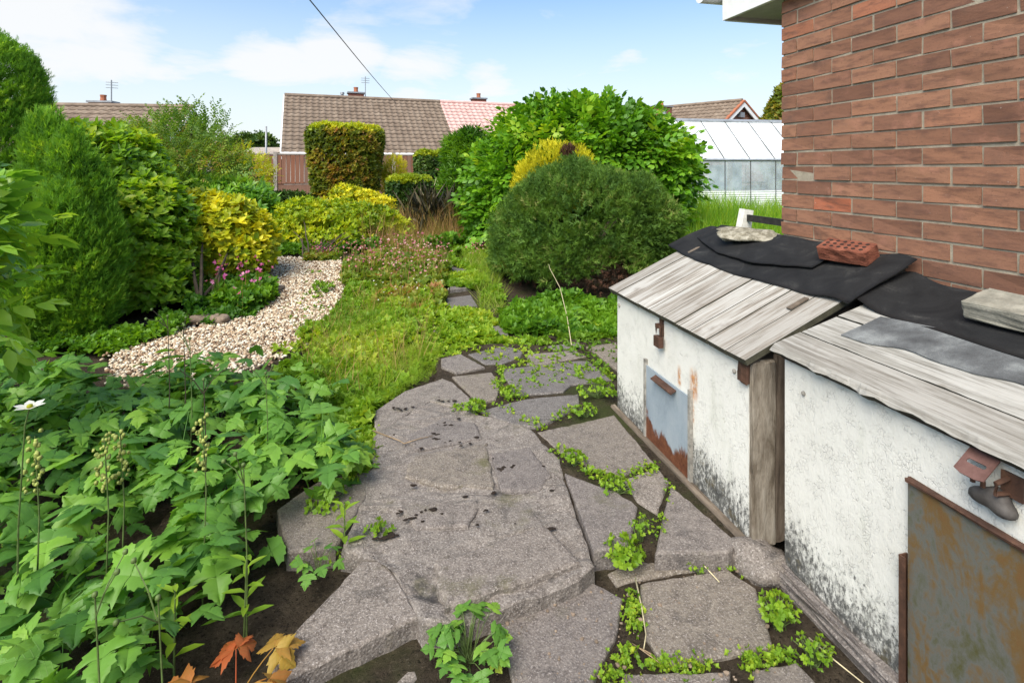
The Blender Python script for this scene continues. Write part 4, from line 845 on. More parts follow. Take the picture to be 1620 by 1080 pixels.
stg = thing('potting_bench', xf((np.array([(2, 1.5, z0)]), []), Mg)[0][0], 'brown slatted potting bench along the back of the greenhouse', 'bench')
for j in range(4): obj('slat', xf(bbox(.2, gL-.2, 1.35+j*.13, 1.46+j*.13, z0+.70, z0+.73, .004), Mg), STAGE, stg)
for x in (.3, gL/2, gL-.3):
    for y_ in (1.4, 1.8): obj('leg', xf(box(x-.03, x+.03, y_-.03, y_+.03, z0+.02, z0+.698), Mg), STAGE, stg)
# ------------------------------------------------------------------ leaf materials
L_CHOI = m_leaf('glossy_green_leaf', [(0, (.12, .25, .02)), (.45, (.23, .41, .03)), (.8, (.34, .51, .04)), (1, (.47, .56, .06))], .38, .45, .4)
L_LAUR = m_leaf('laurel_leaf', [(0, (.10, .25, .035)), (.6, (.20, .40, .05)), (1, (.34, .52, .06))], .3, .42, .45)
L_BIG = m_leaf('bright_green_leaf', [(0, (0.062, 0.171, 0.013)), (.5, (0.127, 0.302, 0.018)), (.85, (0.234, 0.440, 0.023)), (1, (0.390, 0.539, 0.039))], .45, .38)
L_THUJ = m_leaf('thuja_foliage', [(0, (.085, .205, .026)), (.5, (.16, .34, .036)), (.85, (.235, .43, .045)), (1, (.33, .48, .07))], .6, .45, .25)
L_JUN = m_leaf('juniper_foliage', [(0, (.045, .105, .022)), (.5, (.095, .185, .028)), (.85, (.155, .27, .036)), (1, (.27, .29, .09))], .6, .3, .25)
L_DEAD = m_leaf('dead_brown_foliage', [(0, (.035, .018, .012)), (.6, (.095, .045, .03)), (1, (.16, .085, .055))], .8, .1, .2)
L_YEL = m_leaf('golden_leaf', [(0, (0.189, 0.252, 0.014)), (.35, (0.435, 0.476, 0.019)), (.7, (0.754, 0.672, 0.030)), (1, (0.820, 0.820, 0.072))], .45, .35)
L_YCON = m_leaf('golden_conifer', [(0, (.38, .38, .018)), (.5, (.62, .58, .022)), (1, (.78, .70, .04))], .55, .3)
L_LIME = m_leaf('lime_leaf', [(0, (0.116, 0.196, 0.014)), (.4, (0.261, 0.378, 0.019)), (.75, (0.493, 0.546, 0.026)), (1, (0.652, 0.630, 0.048))], .5, .42)
L_PRIV = m_leaf('box_honeysuckle_leaf', [(0, (0.078, 0.122, 0.016)), (.45, (0.166, 0.213, 0.021)), (.75, (0.370, 0.310, 0.039)), (1, (0.390, 0.196, 0.058))], .5, .4)
L_GOLDTOP = m_leaf('golden_new_growth', [(0, (0.232, 0.336, 0.017)), (.6, (0.478, 0.504, 0.022)), (1, (0.681, 0.602, 0.036))], .5, .4)
L_BOX = m_leaf('dark_hedge_leaf', [(0, (0.024, 0.060, 0.016)), (.6, (0.053, 0.114, 0.018)), (1, (0.105, 0.170, 0.023))], .5, .25)
L_BOXTOP = m_leaf('hedge_top_growth', [(0, (0.189, 0.280, 0.014)), (1, (0.435, 0.476, 0.026))], .5, .4)
L_AIRY = m_leaf('airy_shrub_leaf', [(0, (.09, .19, .03)), (.5, (.17, .29, .04)), (.9, (.26, .35, .05)), (1, (.33, .24, .08))], .5, .42)
L_BAMB = m_leaf('feathery_green_leaf', [(0, (0.043, 0.131, 0.013)), (.5, (0.098, 0.237, 0.018)), (1, (0.186, 0.359, 0.023))], .5, .42)
L_DARKR = m_leaf('dark_strap_leaf', [(0, (.02, .022, .015)), (.6, (.06, .055, .035)), (1, (.17, .14, .09))], .5, .2)
L_WEED = m_leaf('weed_leaf', [(0, (.12, .24, .02)), (.45, (.21, .36, .028)), (.8, (.32, .45, .035)), (1, (.44, .50, .05))], .5, .45)
L_GRASS = m_leaf('grass_blade', [(0, (.16, .28, .025)), (.5, (.26, .40, .035)), (.85, (.37, .46, .05)), (1, (.50, .47, .17))], .5, .45)
L_LGRASS = m_leaf('long_grass_blade', [(0, (.11, .26, .016)), (.5, (.20, .38, .022)), (1, (.34, .46, .035))], .5, .42)
L_RGRASS = m_leaf('reddish_seed_stem', [(0, (0.210, 0.213, 0.039)), (.5, (0.360, 0.241, 0.078)), (1, (0.510, 0.270, 0.143))], .6, .3)
L_PINK = m_leaf('pink_petal', [(0, (.52, .13, .24)), (.5, (.68, .30, .38)), (1, (.78, .55, .58))], .5, .42)
L_MAG = m_leaf('magenta_petal', [(0, (.55, .10, .36)), (.6, (.68, .20, .48)), (1, (.74, .36, .58))], .5, .42)
L_WHITE = m_leaf('white_petal', [(0, (.74, .72, .72)), (1, (.82, .80, .80))], .5, .4)
ANEM = m_leaf('anemone_leaf', [(0, (.075, .195, .036)), (.35, (.13, .29, .046)), (.7, (.18, .36, .05)), (.92, (.25, .43, .05)), (.97, (.42, .47, .05)), (1, (.56, .46, .05))], .45, .4, .35, True, True)
ANEMR = m_leaf('reddened_leaf', [(0, (.42, .09, .035)), (.6, (.38, .17, .04)), (1, (.40, .28, .05))], .5, .3, .3, True, True)
L_ANLOW = m_leaf('anemone_lower_leaf', [(0, (.075, .195, .036)), (.5, (.135, .30, .046)), (1, (.21, .40, .05))], .45, .4, .35)
L_SAL = m_leaf('saxifrage_leaf', [(0, (.10, .18, .02)), (.45, (.19, .28, .03)), (.85, (.30, .31, .045)), (1, (.40, .20, .08))], .5, .42)

# ------------------------------------------------------------------ shrubs
def lob(px, py, Z, rpx, rpz, ry=None):
    c = W(px, py, Z); rx = rpx*Z/F; return (c[0], c[1], c[2], rx, ry or rx, rpz*Z/F)
def limbs(base, lobes, r, k=5, sides=6, spread=.05):
    out = []; lobes = np.asarray(lobes)
    for i in range(k):
        l = lobes[i % len(lobes)]; e = l[:3]+l[3:]*rng.uniform(-.45, .45, 3); s = np.array(base)+np.array((rng.normal(0, spread), rng.normal(0, spread), -.06))
        t = np.linspace(0, 1, 7)[:, None]; mid = s+(e-s)*np.array((.25, .25, .55)); P = (1-t)**2*s+2*t*(1-t)*mid+t*t*e; P[1:-1] += rng.normal(0, .012, (5, 3))
        out.append(tube(P, np.linspace(r, r*.25, 7), sides))
    return join(*out)
def shrub(name, label, cat, lobes, units, trunk=(.02, 5), base=None, group=None, zmin=None, barkm=BARK):
    """units: list of (mat, n, template, size, size_jitter, rmin, (out, rand, up), (Uout, Uup, Urand), bump, part name)"""
    lobes = np.asarray(lobes, float)
    if base is None: base = (lobes[:, 0].mean(), lobes[:, 1].mean())
    bz_ = float(tz(base[0], base[1]))-.02; t = thing(name, (base[0], base[1], bz_), label, cat, group)
    obj('trunk', limbs((base[0], base[1], bz_), lobes, trunk[0], trunk[1]), barkm, t)
    zm = bz_+.02 if zmin is None else zmin
    for u_ in units:
        mat, n, T, s, sj, rmin, (a, r_, up), (ua, uu, ur), bump, pn = u_[:10]; kw = u_[10] if len(u_) > 10 else {}
        P, N = lobe_pts(kw.get('lobes', lobes), n, rmin, bump, kw.get('bs', 5.), zm, kw.get('seed', 1), kw.get('low', -.95)); n = len(P)
        D = a*N+rv(n, r_)+np.array((0, 0, up)); U = ua*N+np.array((0, 0, uu))+rv(n, ur); S = s*(1+sj*(rng.random(n)*2-1))
        sel = kw.get('sel')
        if sel is not None: k = sel(P); P, D, U, S = P[k], D[k], U[k], S[k]; n = len(P)
        ur_ = np.clip(.5+.22*vnoise(P, kw.get('cs', 4.), 77)+rng.normal(0, .16, n), 0, 1)
        if kw.get('tip') is not None: ur_ = np.clip(ur_+kw['tip'], 0, 1)
        V, Fc, rn = scatter(P, D, U, S, T, ur_, kw.get('lv', .35)); obj(pn, (V, Fc), mat, t, False, rn)
    return t
ros7 = rosette(7, leaf8(.27, .06, -.12), 62); ros6s = rosette(6, leaf2(.26), 58); ros8 = rosette(8, leaf2(.17, .05, -.2), 52); spr7 = spray(6, leaf8(.34, .05, -.22), .40, -.30); spr_l = spray(7, leaf8(.26, .05, -.2), .45, -.2)
spr_s = spray(8, leaf2(.28), .26, -.12); plu = plume(16, .09, .62, .40); plu_j = plume(16, .095, .9, .40); plu_y = plume(16, .13, .55, .38)

# left side, near to far
shrub('laurel_shrub', 'glossy large-leaved laurel at the edge beside the feathery conifer', 'shrub', [lob(-125, 400, 2.35, 95, 100, .28), lob(-115, 490, 2.3, 88, 70, .26), lob(-115, 330, 2.4, 70, 60, .22)],
      [(L_LAUR, 190, spr_l, .25, .25, .3, (.9, .5, .15), (.5, .9, .3), .12, 'crown', dict(bs=8))], (.014, 7))
shrub('conifer', 'tall columnar green conifer with rounded top beside the laurel', 'tree', [lob(-26, 150, 5.2, 78, 96, .5), lob(-24, 240, 5.15, 80, 150, .5), lob(-22, 345, 5.1, 82, 165, .5)],
      [(L_THUJ, 15000, plu, .105, .3, .76, (.6, .3, .9), (1, 0, .4), .035, 'crown', dict(bs=7, cs=7))], (.05, 4))
lb = []
for px, top, bot, r_, Z in ((72, 190, 520, 34, 4.75), (110, 235, 525, 36, 4.7), (145, 285, 525, 33, 4.75), (165, 335, 528, 24, 4.7), (50, 260, 525, 36, 4.6), (95, 300, 530, 40, 4.45), (130, 355, 532, 36, 4.5), (20, 300, 530, 40, 4.8), (150, 400, 532, 30, 4.55), (60, 360, 530, 40, 4.42)):
    lb.append(lob(px, (top+bot)/2, Z, r_, (bot-top)/2, .2))
shrub('conifer', 'bushy dark green conifer of upright feathery plumes by the green shrub', 'tree', lb,
      [(L_THUJ, 13000, plu, .125, .35, .78, (.65, .3, .95), (1, 0, .4), .10, 'crown', dict(bs=9, cs=9))], (.025, 8))
shrub('evergreen_shrub', 'rounded shrub with glossy whorled green leaves between dark conifer and golden bush', 'shrub',
      [lob(165, 340, 5.9, 110, 142, .75), lob(215, 405, 5.7, 88, 128, .7), lob(130, 290, 6.1, 65, 95, .6), lob(235, 470, 5.5, 66, 78, .5)],
      [(L_CHOI, 5200, ros7, .093, .3, .66, (.9, .35, .55), (1, 0, .3), .07, 'crown', dict(bs=4, cs=5))], (.03, 8))
shrub('golden_shrub', 'golden-yellow leaved mound beside the gravel', 'shrub',
      [lob(345, 375, 6.4, 74, 66, .5), lob(305, 345, 6.5, 48, 42, .4), lob(390, 395, 6.4, 45, 48, .4), lob(330, 420, 6.4, 60, 50, .4)],
      [(L_YEL, 1700, ros7, .095, .3, .60, (.9, .35, .6), (1, 0, .3), .08, 'crown', dict(cs=5)), (L_LIME, 650, ros7, .09, .3, .6, (.9, .35, .4), (1, 0, .3), .08, 'lower_crown', dict(sel=lambda P: P[:, 2] < .95))], (.022, 6), base=tuple(gp(318, 488)[:2]))
shrub('airy_shrub', 'tall loose airy shrub with small bronze-green leaves before the brown roof', 'shrub',
      [lob(270, 262, 9.2, 88, 76, .9), lob(215, 245, 9.4, 48, 55, .6), lob(330, 275, 9.0, 62, 52, .7), lob(285, 215, 9.3, 52, 28, .6), lob(260, 310, 8.8, 80, 50, .8)],
      [(L_AIRY, 4200, spr_s, .21, .4, .45, (.8, .5, .45), (.4, .9, .4), .20, 'crown', dict(bs=4, cs=3))], (.03, 9))
shrub('yellow_green_shrub', 'small yellow-green shrub at the fence beside the airy shrub', 'shrub', [lob(380, 275, 11.5, 40, 36, .5), lob(398, 290, 11.4, 28, 36, .4)], [(L_GOLDTOP, 900, spr_s, .19, .4, .4, (.8, .5, .4), (.4, .9, .4), .15, 'crown')], (.02, 4))
shrub('rhododendron', 'dark shrub with long narrow leaves behind the golden mound', 'shrub', [lob(372, 318, 8.8, 55, 32, .5), lob(330, 312, 8.9, 40, 30, .45), lob(395, 345, 8.6, 36, 36, .4)], [(L_LAUR, 620, rosette(8, leaf8(.16, .05, -.15), 55), .17, .3, .5, (.9, .3, .6), (1, 0, .3), .1, 'crown')], (.02, 5))
shrub('low_evergreen', 'low dark evergreen spreading in front of the fence', 'shrub', [lob(455, 326, 11.6, 52, 24, .5), lob(425, 335, 11.3, 30, 26, .4)], [(L_BOX, 1300, ros6s, .085, .3, .5, (.9, .4, .4), (1, 0, .3), .1, 'crown', dict(tip=.25))], (.02, 4))
shrub('azalea', 'lime-yellow tiered azalea with bare stems beside the gravel', 'shrub',
      [lob(480, 342, 8.6, 44, 26, .45), lob(540, 340, 8.7, 52, 24, .5), lob(590, 350, 8.5, 44, 22, .45), lob(470, 362, 8.4, 36, 20, .35), lob(560, 375, 8.2, 40, 24, .35), lob(620, 362, 8.6, 30, 18, .3), lob(500, 378, 8.2, 44, 14, .3)],
      [(L_LIME, 2300, ros6s, .075, .3, .45, (.8, .35, .7), (1, 0, .3), .12, 'crown', dict(cs=6))], (.014, 14), base=tuple(gp(487, 412)[:2]))
shrub('golden_spirea', 'small yellow-tipped shrub behind the lime azalea', 'shrub', [lob(560, 318, 10.4, 44, 20, .5), lob(600, 322, 10.3, 30, 16, .35), lob(545, 305, 10.5, 18, 12, .25)], [(L_YEL, 900, ros6s, .07, .3, .4, (.8, .4, .6), (1, 0, .3), .15, 'crown')], (.012, 6))
# clipped shrubs
def clipped(name, label, cpx, Z, w, top, bot, depth, taper, mats, n, s, roundness=.12, topfrac=.08):
    """a clipped block: super-ellipse in plan, sides tapering to the foot"""
    c = W(cpx, 262, Z); zt, zb = H-(top-HY)*Z/F, max(H-(bot-HY)*Z/F, float(tz(c[0], c[1]))); hw_ = w*Z/F/2
    m = n*2; a = rng.random(m)*6.283; k = rng.random(m); h = np.where(k < .72, rng.random(m)**.9, 1.0); r_ = np.where(k < .72, 1-.18*rng.random(m)**2, np.sqrt(rng.random(m))*.96)
    h = np.where(k >= .72, 1-.06*rng.random(m), h); p = 3.2
    q = (np.abs(np.cos(a))**p+np.abs(np.sin(a))**p)**(-1/p); ed = np.clip((h-(1-roundness))/roundness, 0, 1); sh = (1-taper*(1-h))*(1-.22*ed**2.5)
    X = np.column_stack([np.cos(a)*q*r_*sh*hw_, np.sin(a)*q*r_*sh*depth, zb+(zt-zb)*h]); X[:, :2] += c[:2]; X += rv(m, .012)
    X[:, 2] += .03*vnoise(X, 5, 3)*(h > .8); N = nrm(np.column_stack([np.cos(a)*(k < .72), np.sin(a)*(k < .72), .25+1.6*(k >= .72)]))
    t = thing(name, (c[0], c[1], float(tz(c[0], c[1]))-.02), label, 'shrub'); obj('trunk', limbs((c[0], c[1], float(tz(c[0], c[1]))), [(c[0], c[1], (zb+zt)/2, hw_, depth, (zt-zb)/2)], .03, 5), BARK, t)
    fr = h > 1-topfrac
    for mt, sel, pn in ((mats[0], ~fr, 'crown'), (mats[1], fr, 'top_growth')):
        if sel.sum(): V, Fc, rn = scatter(X[sel], N[sel]+rv(sel.sum(), .5)+np.array((0, 0, .5)), N[sel]+rv(sel.sum(), .3), s*(.7+.6*rng.random(sel.sum())), ros6s, np.clip(.5+.3*vnoise(X[sel], 5, 8)+rng.normal(0, .15, sel.sum()), 0, 1)); obj(pn, (V, Fc), mt, t, False, rn)
    return t
clipped('topiary', 'square-clipped bronze-green topiary tapering downwards before the bungalow', 547, 12.2, 118, 201, 345, .8, .28, (L_PRIV, L_GOLDTOP), 4200, .085, .14, .05)
clipped('clipped_hedge', 'taller flat-topped dark hedge block with yellow-green top by the fence', 690, 12.6, 66, 241, 345, .6, .05, (L_BOX, L_BOXTOP), 2200, .07, .10, .07)
clipped('clipped_hedge', 'lower flat-topped hedge block before the taller one', 648, 11.4, 66, 281, 350, .5, .05, (L_BOX, L_BOXTOP), 2200, .07, .10, .10)
shrub('golden_conifer', 'little golden cone-shaped conifer between topiary and hedge', 'tree', [lob(623, 272, 13.2, 19, 26, .3), lob(623, 292, 13.1, 22, 26, .3)], [(L_YCON, 1300, plu, .11, .3, .5, (.7, .3, .9), (1, 0, .4), .05, 'crown')], (.02, 3))
t = thing('strap_leaf_plant', (*gp(690, 372)[:2], float(tz(*gp(690, 372)[:2]))), 'dark strap-leaved plant with arching straw stalks beside the low hedge', 'plant')
n = 520; b0 = np.array(t.location); P = b0+np.column_stack([rng.normal(0, .20, n), rng.normal(0, .16, n), rng.random(n)*.55]); V, Fc, rn = scatter(P, rv(n, .55)+np.array((0, 0, .9)), rv(n), .22+.3*rng.random(n), leaf2(.035, .02, -.25)); obj('leaves', (V, Fc), L_DARKR, t, False, rn)
obj('stalks', join(*[tube(b0+np.array((rng.normal(0, .1), rng.normal(0, .1), 0))+np.outer(np.linspace(0, 1, 8)**1.4, (d, rng.normal(0, .2), 0))+np.outer(np.linspace(0, 1, 8), (0, 0, h_)), np.linspace(.008, .004, 8), 5) for d, h_ in ((.35, .9), (.2, 1.0), (-.3, .8), (.55, .75), (-.1, .95))]), STRAW, t)
shrub('bamboo', 'feathery upright green plant between dark hedge and large leafy shrub', 'shrub', [lob(728, 262, 9.8, 24, 54, .3), lob(722, 320, 9.6, 30, 56, .35), lob(745, 245, 9.8, 22, 40, .3), lob(742, 355, 9.4, 30, 36, .35)],
      [(L_BAMB, 3600, rosette(6, leaf2(.07, .02, -.2), 45), .16, .35, .3, (.5, .45, .8), (.8, 0, .4), .12, 'crown')], (.012, 12))
# right side
big = [lob(915, 262, 8.9, 105, 84, 1.1), lob(985, 268, 8.8, 84, 80, 1.0), lob(845, 275, 8.8, 80, 70, .95), lob(1035, 280, 8.7, 50, 62, .8), lob(1010, 340, 8.3, 66, 55, .7), lob(800, 300, 8.6, 52, 60, .75), lob(875, 212, 9.0, 70, 36, .8), lob(790, 345, 8.3, 40, 42, .5), lob(945, 205, 9.0, 58, 30, .7), lob(905, 190, 9.0, 40, 20, .5)]
shrub('leafy_shrub', 'huge spreading shrub of bright green pointed leaves behind the dome conifer', 'shrub', big,
      [(L_BIG, 6000, spr7, .25, .5, .74, (.9, .35, .10), (.75, .75, .25), .09, 'crown', dict(bs=3, cs=3)), (L_BIG, 1600, spr7, .34, .3, .35, (.7, .6, .1), (.7, .7, .3), .05, 'inner_leaves', dict(bs=3, cs=3)), (L_BIG, 130, spr7, .34, .3, .95, (.8, .4, .8), (.5, .8, .3), .12, 'shoots', dict(low=.55, tip=.3, bs=4))], (.04, 12))
yel = [lob(882, 284, 7.7, 56, 60, .45), lob(840, 302, 7.6, 28, 46, .3), lob(902, 272, 7.7, 38, 42, .4)]
def offray(P, px, py): d = nrm(ray(px, py)); Q = P-EYE; return np.linalg.norm(Q-np.outer(Q@d, d), axis=1)+3*(Q@d > 7.75)
shrub('golden_conifer', 'bright yellow rounded conifer with a brown dead patch on top', 'tree', yel,
      [(L_YCON, 5200, plu_y, .085, .3, .68, (.7, .3, .8), (1, 0, .4), .06, 'crown', dict(cs=7, sel=lambda P: offray(P, 899, 243) > .115)),
       (L_DEAD, 5200, plu_y, .075, .3, .68, (.7, .3, .8), (1, 0, .4), .06, 'dead_patch', dict(cs=7, tip=.15, sel=lambda P: offray(P, 899, 243) <= .12))], (.03, 3))
dome = [lob(922, 372, 6.95, 136, 110, 1.08), lob(920, 422, 6.85, 138, 74, 1.05), lob(990, 360, 6.85, 70, 84, .7), lob(852, 366, 6.85, 68, 82, .7), lob(905, 420, 6.4, 84, 74, .6)]
cD = W(940, 470, 6.0)
shrub('dome_conifer', 'dense dark green dome-shaped conifer beside the plank-lidded bunker', 'tree', dome,
      [(L_JUN, 17000, plu_j, .125, .35, .78, (.75, .5, .45), (1, 0, .5), .085, 'crown', dict(bs=9, cs=8, sel=lambda P: P[:, 2] > .20+.10*vnoise(P, 6, 31))),
       (L_DEAD, 3600, plu_j, .085, .3, .55, (.6, .6, .0), (1, 0, .5), .06, 'dead_skirt', dict(bs=6, sel=lambda P: P[:, 2] < .34+.10*vnoise(P, 6, 31)))], (.05, 9))
shrub('ivy_tree', 'tall green conifer peeping out beyond the brick corner', 'tree', [lob(1250, 200, 17, 32, 60, .9), lob(1255, 170, 17, 26, 44, .7), lob(1252, 260, 17, 36, 60, .9)], [(L_PRIV, 2600, ros6s, .17, .3, .6, (.9, .4, .4), (1, 0, .3), .10, 'crown')], (.08, 5))
for px, py, rx_, rz__, lab in ((405, 228, 34, 17, 'round dark tree far off above the fence by the grey pole'), (372, 232, 18, 12, 'smaller far tree left of the grey pole behind the airy shrub')):
    shrub('tree', lab, 'tree', [lob(px, py, 52, rx_, rz__, 1.6), lob(px-10, py+6, 52, rx_*.7, rz__, 1.4), lob(px+12, py+3, 52, rx_*.5, rz__*.8, 1.2)], [(L_BOX, 1100, ros6s, .42, .3, .4, (.9, .5, .3), (1, 0, .4), .15, 'crown', dict(tip=.3))], (.2, 5))

# ------------------------------------------------------------------ long grass by the greenhouse
def grass(name, label, poly, n, h0, h1, mat, w=.012, lean=.35, kind='stuff', cat='grass', z=None, seedk=None):
    P2 = psample(poly, n); hh = (h0+(h1-h0)*rng.random(n)**1.3)*(1+.25*vnoise(np.column_stack([P2, 0*P2[:, 0]]), 2.5, 6))
    T = (np.array([(-w, 0, 0), (w, 0, 0), (-w*.7, .5, .06), (w*.7, .5, .06), (0, 1, .25)], float), np.array([(0, 1, 3), (0, 3, 2), (2, 3, 4)]), np.zeros(5))
    P = np.column_stack([P2, tz(P2[:, 0], P2[:, 1])-.02 if z is None else np.full(n, z)])
    V, Fc, rn = scatter(P, rv(n, lean)*np.array((1, 1, .2))+np.array((0, 0, 1.)), rv(n)*np.array((1, 1, 0)), hh, T); o = obj(name, (V, Fc), mat, None, False, rn, org=np.zeros(3)); tagit(o, label, cat, kind=kind); return o
grass('grass', 'long bright green grass growing between the bench and greenhouse', [(3.3, 5.6), (4.6, 3.6), (8.0, 3.6), (9.0, 9.9), (5.2, 9.9), (4.0, 8.2)], 26000, .32, .72, L_LGRASS, .012, .42)
gq = [gp(x, y) for x, y in ((560, 470), (560, 400), (640, 372), (720, 372), (765, 400), (765, 440), (720, 410), (690, 440), (640, 470))]
grass('seed_grass', 'fine reddish seeding grass behind the pink flower mound', [gp(x, y)[:2] for x, y in ((570, 395), (600, 362), (650, 358), (725, 362), (740, 385), (700, 400), (640, 408))], 3800, .25, .60, L_RGRASS, .006, .3)
grass('meadow_grass', 'thin green grass tufts along the overgrown path edge', [gp(x, y)[:2] for x, y in ((640, 405), (700, 385), (760, 385), (790, 430), (800, 500), (760, 500), (750, 440), (715, 400), (660, 430))], 5200, .08, .28, L_GRASS, .010, .5)

grass('weed_stems', 'thin straw and green stems standing up through the creeping weeds', [gp(x, y)[:2] for x, y in ((450, 600), (520, 520), (560, 470), (680, 475), (690, 560), (640, 610), (560, 650))], 900, .12, .38, L_RGRASS, .006, .35)
grass('meadow_grass', 'tufty grass mixed into the weeds left of the path', [gp(x, y)[:2] for x, y in ((450, 600), (520, 520), (560, 480), (650, 480), (680, 560), (620, 620), (560, 650))], 2600, .06, .20, L_GRASS, .012, .6)
# ------------------------------------------------------------------ creeping weeds
lf = leaf2(.34, .06, -.08); creep = rosette(7, lf, 68); fine = plume(12, .03, .9, .4)
def cover(name, label, poly, n, s, mat, T, hgt=.05, cat='weeds', up=.7, dens=None, tip=0.0, z=None, thr=-.45):
    P2 = psample(poly, n)
    if dens: k = vnoise(np.column_stack([P2, 0*P2[:, 0]]), 4, dens) > thr; P2 = P2[k]; n = len(P2)
    Q = np.column_stack([P2, 0*P2[:, 0]]); hz__ = hgt*(.6+.5*vnoise(Q, 5, 3)); zz_ = (tz(P2[:, 0], P2[:, 1]) if z is None else z)+np.clip(hz__, .005, None)*rng.random(n)**.6
    V, Fc, rn = scatter(np.column_stack([P2, zz_]), rv(n, .45)+np.array((0, 0, up)), rv(n, .6)+np.array((0, 0, .4)), s*(.6+.8*rng.random(n)), T, np.clip(.5+tip+.25*vnoise(Q, 3, 12)+rng.normal(0, .15, n), 0, 1))
    o = obj(name, (V, Fc), mat, None, False, rn, org=np.zeros(3)); tagit(o, label, cat, kind='stuff'); return o
pw_ = lambda L, dz=0: [gp(x, y, None, dz)[:2] for x, y in L]
cover('ground_cover', 'dense bright green creeping weeds between gravel and paving', pw_([(430, 575), (470, 545), (510, 515), (540, 480), (555, 455), (640, 470), (680, 480), (685, 515), (645, 535), (690, 560), (680, 590), (600, 640), (580, 690), (540, 640), (450, 610)]), 8500, .046, L_WEED, creep, .12, dens=5, thr=-.9)
cover('ground_cover', 'sparse seedlings spilling from the weeds over the gravel edge', pw_([(500, 430), (560, 440), (545, 520), (450, 590), (415, 570), (490, 505)]), 800, .036, L_WEED, creep, .05, dens=9, thr=.1)
cover('ground_cover', 'loose weeds straggling across the overgrown middle of the path', pw_([(670, 480), (720, 470), (760, 510), (750, 550), (700, 600), (660, 620), (640, 560)]), 1100, .04, L_WEED, creep, .07, dens=15, thr=.1)
cover('ground_cover', 'feathery light green weeds spilling over the left path edge', pw_([(480, 590), (520, 530), (600, 490), (660, 490), (650, 540), (700, 560), (680, 610), (590, 650), (560, 660)]), 4200, .075, L_GRASS, fine, .12)
cover('ground_cover', 'creeping weeds overgrowing the far path below the dome conifer', pw_([(655, 470), (690, 440), (720, 400), (770, 400), (780, 440), (800, 490), (860, 515), (960, 510), (980, 540), (930, 545), (840, 552), (770, 548), (740, 560), (700, 540), (700, 500)]), 6500, .05, L_WEED, creep, .09, dens=21, thr=.15)
cover('ground_cover', 'mixed weeds at the foot of the dome conifer beside the bunker', pw_([(790, 500), (850, 480), (990, 485), (1010, 520), (980, 538), (880, 535), (800, 528)]), 2600, .06, L_BAMB, creep, .16, tip=.1)
cover('ground_cover', 'low weeds under the golden mound and rocks', pw_([(290, 500), (320, 460), (420, 440), (440, 470), (400, 500), (330, 515)]), 1700, .05, L_BAMB, creep, .14)
cover('ground_cover', 'scattered seedlings growing in the gravel', pw_([(430, 440), (480, 425), (545, 440), (530, 490), (490, 530), (420, 530), (450, 480)]), 330, .026, L_WEED, creep, .03, dens=3, thr=.0)
cover('ground_cover', 'low greenery between hedge blocks and lime azalea', pw_([(440, 405), (440, 372), (560, 360), (720, 365), (770, 385), (700, 400), (600, 400)]), 3800, .07, L_BAMB, creep, .18)
cover('ground_cover', 'bare-soil seedlings among shrubs on the left border', pw_([(-60, 560), (60, 540), (240, 530), (260, 500), (300, 520), (180, 560)]), 900, .05, L_BAMB, creep, .08)
cover('joint_weeds', 'tiny mossy seedlings in the joints of the far slabs', pw_([(700, 640), (760, 640), (830, 630), (900, 618), (970, 604), (940, 560), (980, 590), (975, 545), (840, 552), (740, 560), (780, 590), (800, 625), (770, 640)], ), 420, .022, L_WEED, creep, .02, z=.045)
cover('ground_cover', 'thin weeds creeping from the leafy bed towards the cemented patch', pw_([(450, 610), (560, 640), (600, 690), (590, 760), (540, 800), (480, 760), (500, 690)]), 900, .034, L_WEED, creep, .05, dens=8, thr=-.3)
n = 260; q = psample(pw_([(430, 640), (590, 650), (600, 760), (520, 880), (450, 900), (420, 780)]), n); V, Fc, rn = scatter(np.column_stack([q, np.full(n, -.012)]), rv(n)*np.array((1, 1, .25)), np.array((0, 0, 1.))+rv(n, .4), .012+.022*rng.random(n), leaf2(.22, .1, .15)); o = obj('leaf_litter', (V, Fc), L_DEAD, None, False, rn, org=np.zeros(3)); tagit(o, 'brown dead leaf litter between the bed and cement', 'leaf litter', kind='stuff')
def line_weeds(pix, n, s, z, name='joint_weed', lab='', wdt=.018, mat=L_WEED, tip=0.0, hgt=.03):
    A = np.array([gp(x, y, z) for x, y in pix]); sg = np.linalg.norm(np.diff(A, axis=0), axis=1); t = rng.random(n*3)*sg.sum(); t = t[np.sin(t*23+n)+.7*np.sin(t*51+2*n) > .15][:n]; n = len(t); cs = np.concatenate([[0], np.cumsum(sg)])
    P = np.column_stack([np.interp(t, cs, A[:, i]) for i in range(3)]); P[:, :2] += rng.normal(0, wdt, (n, 2)); P[:, 2] = z-.012+rng.random(n)*hgt
    V, Fc, rn = scatter(P, rv(n, .5)+np.array((0, 0, .7)), rv(n, .6)+np.array((0, 0, .4)), s*(.5+rng.random(n)), creep, np.clip(.55+tip+rng.normal(0, .2, n), 0, 1)); o = obj(name, (V, Fc), mat, None, False, rn); tagit(o, lab, 'weeds', kind='stuff')
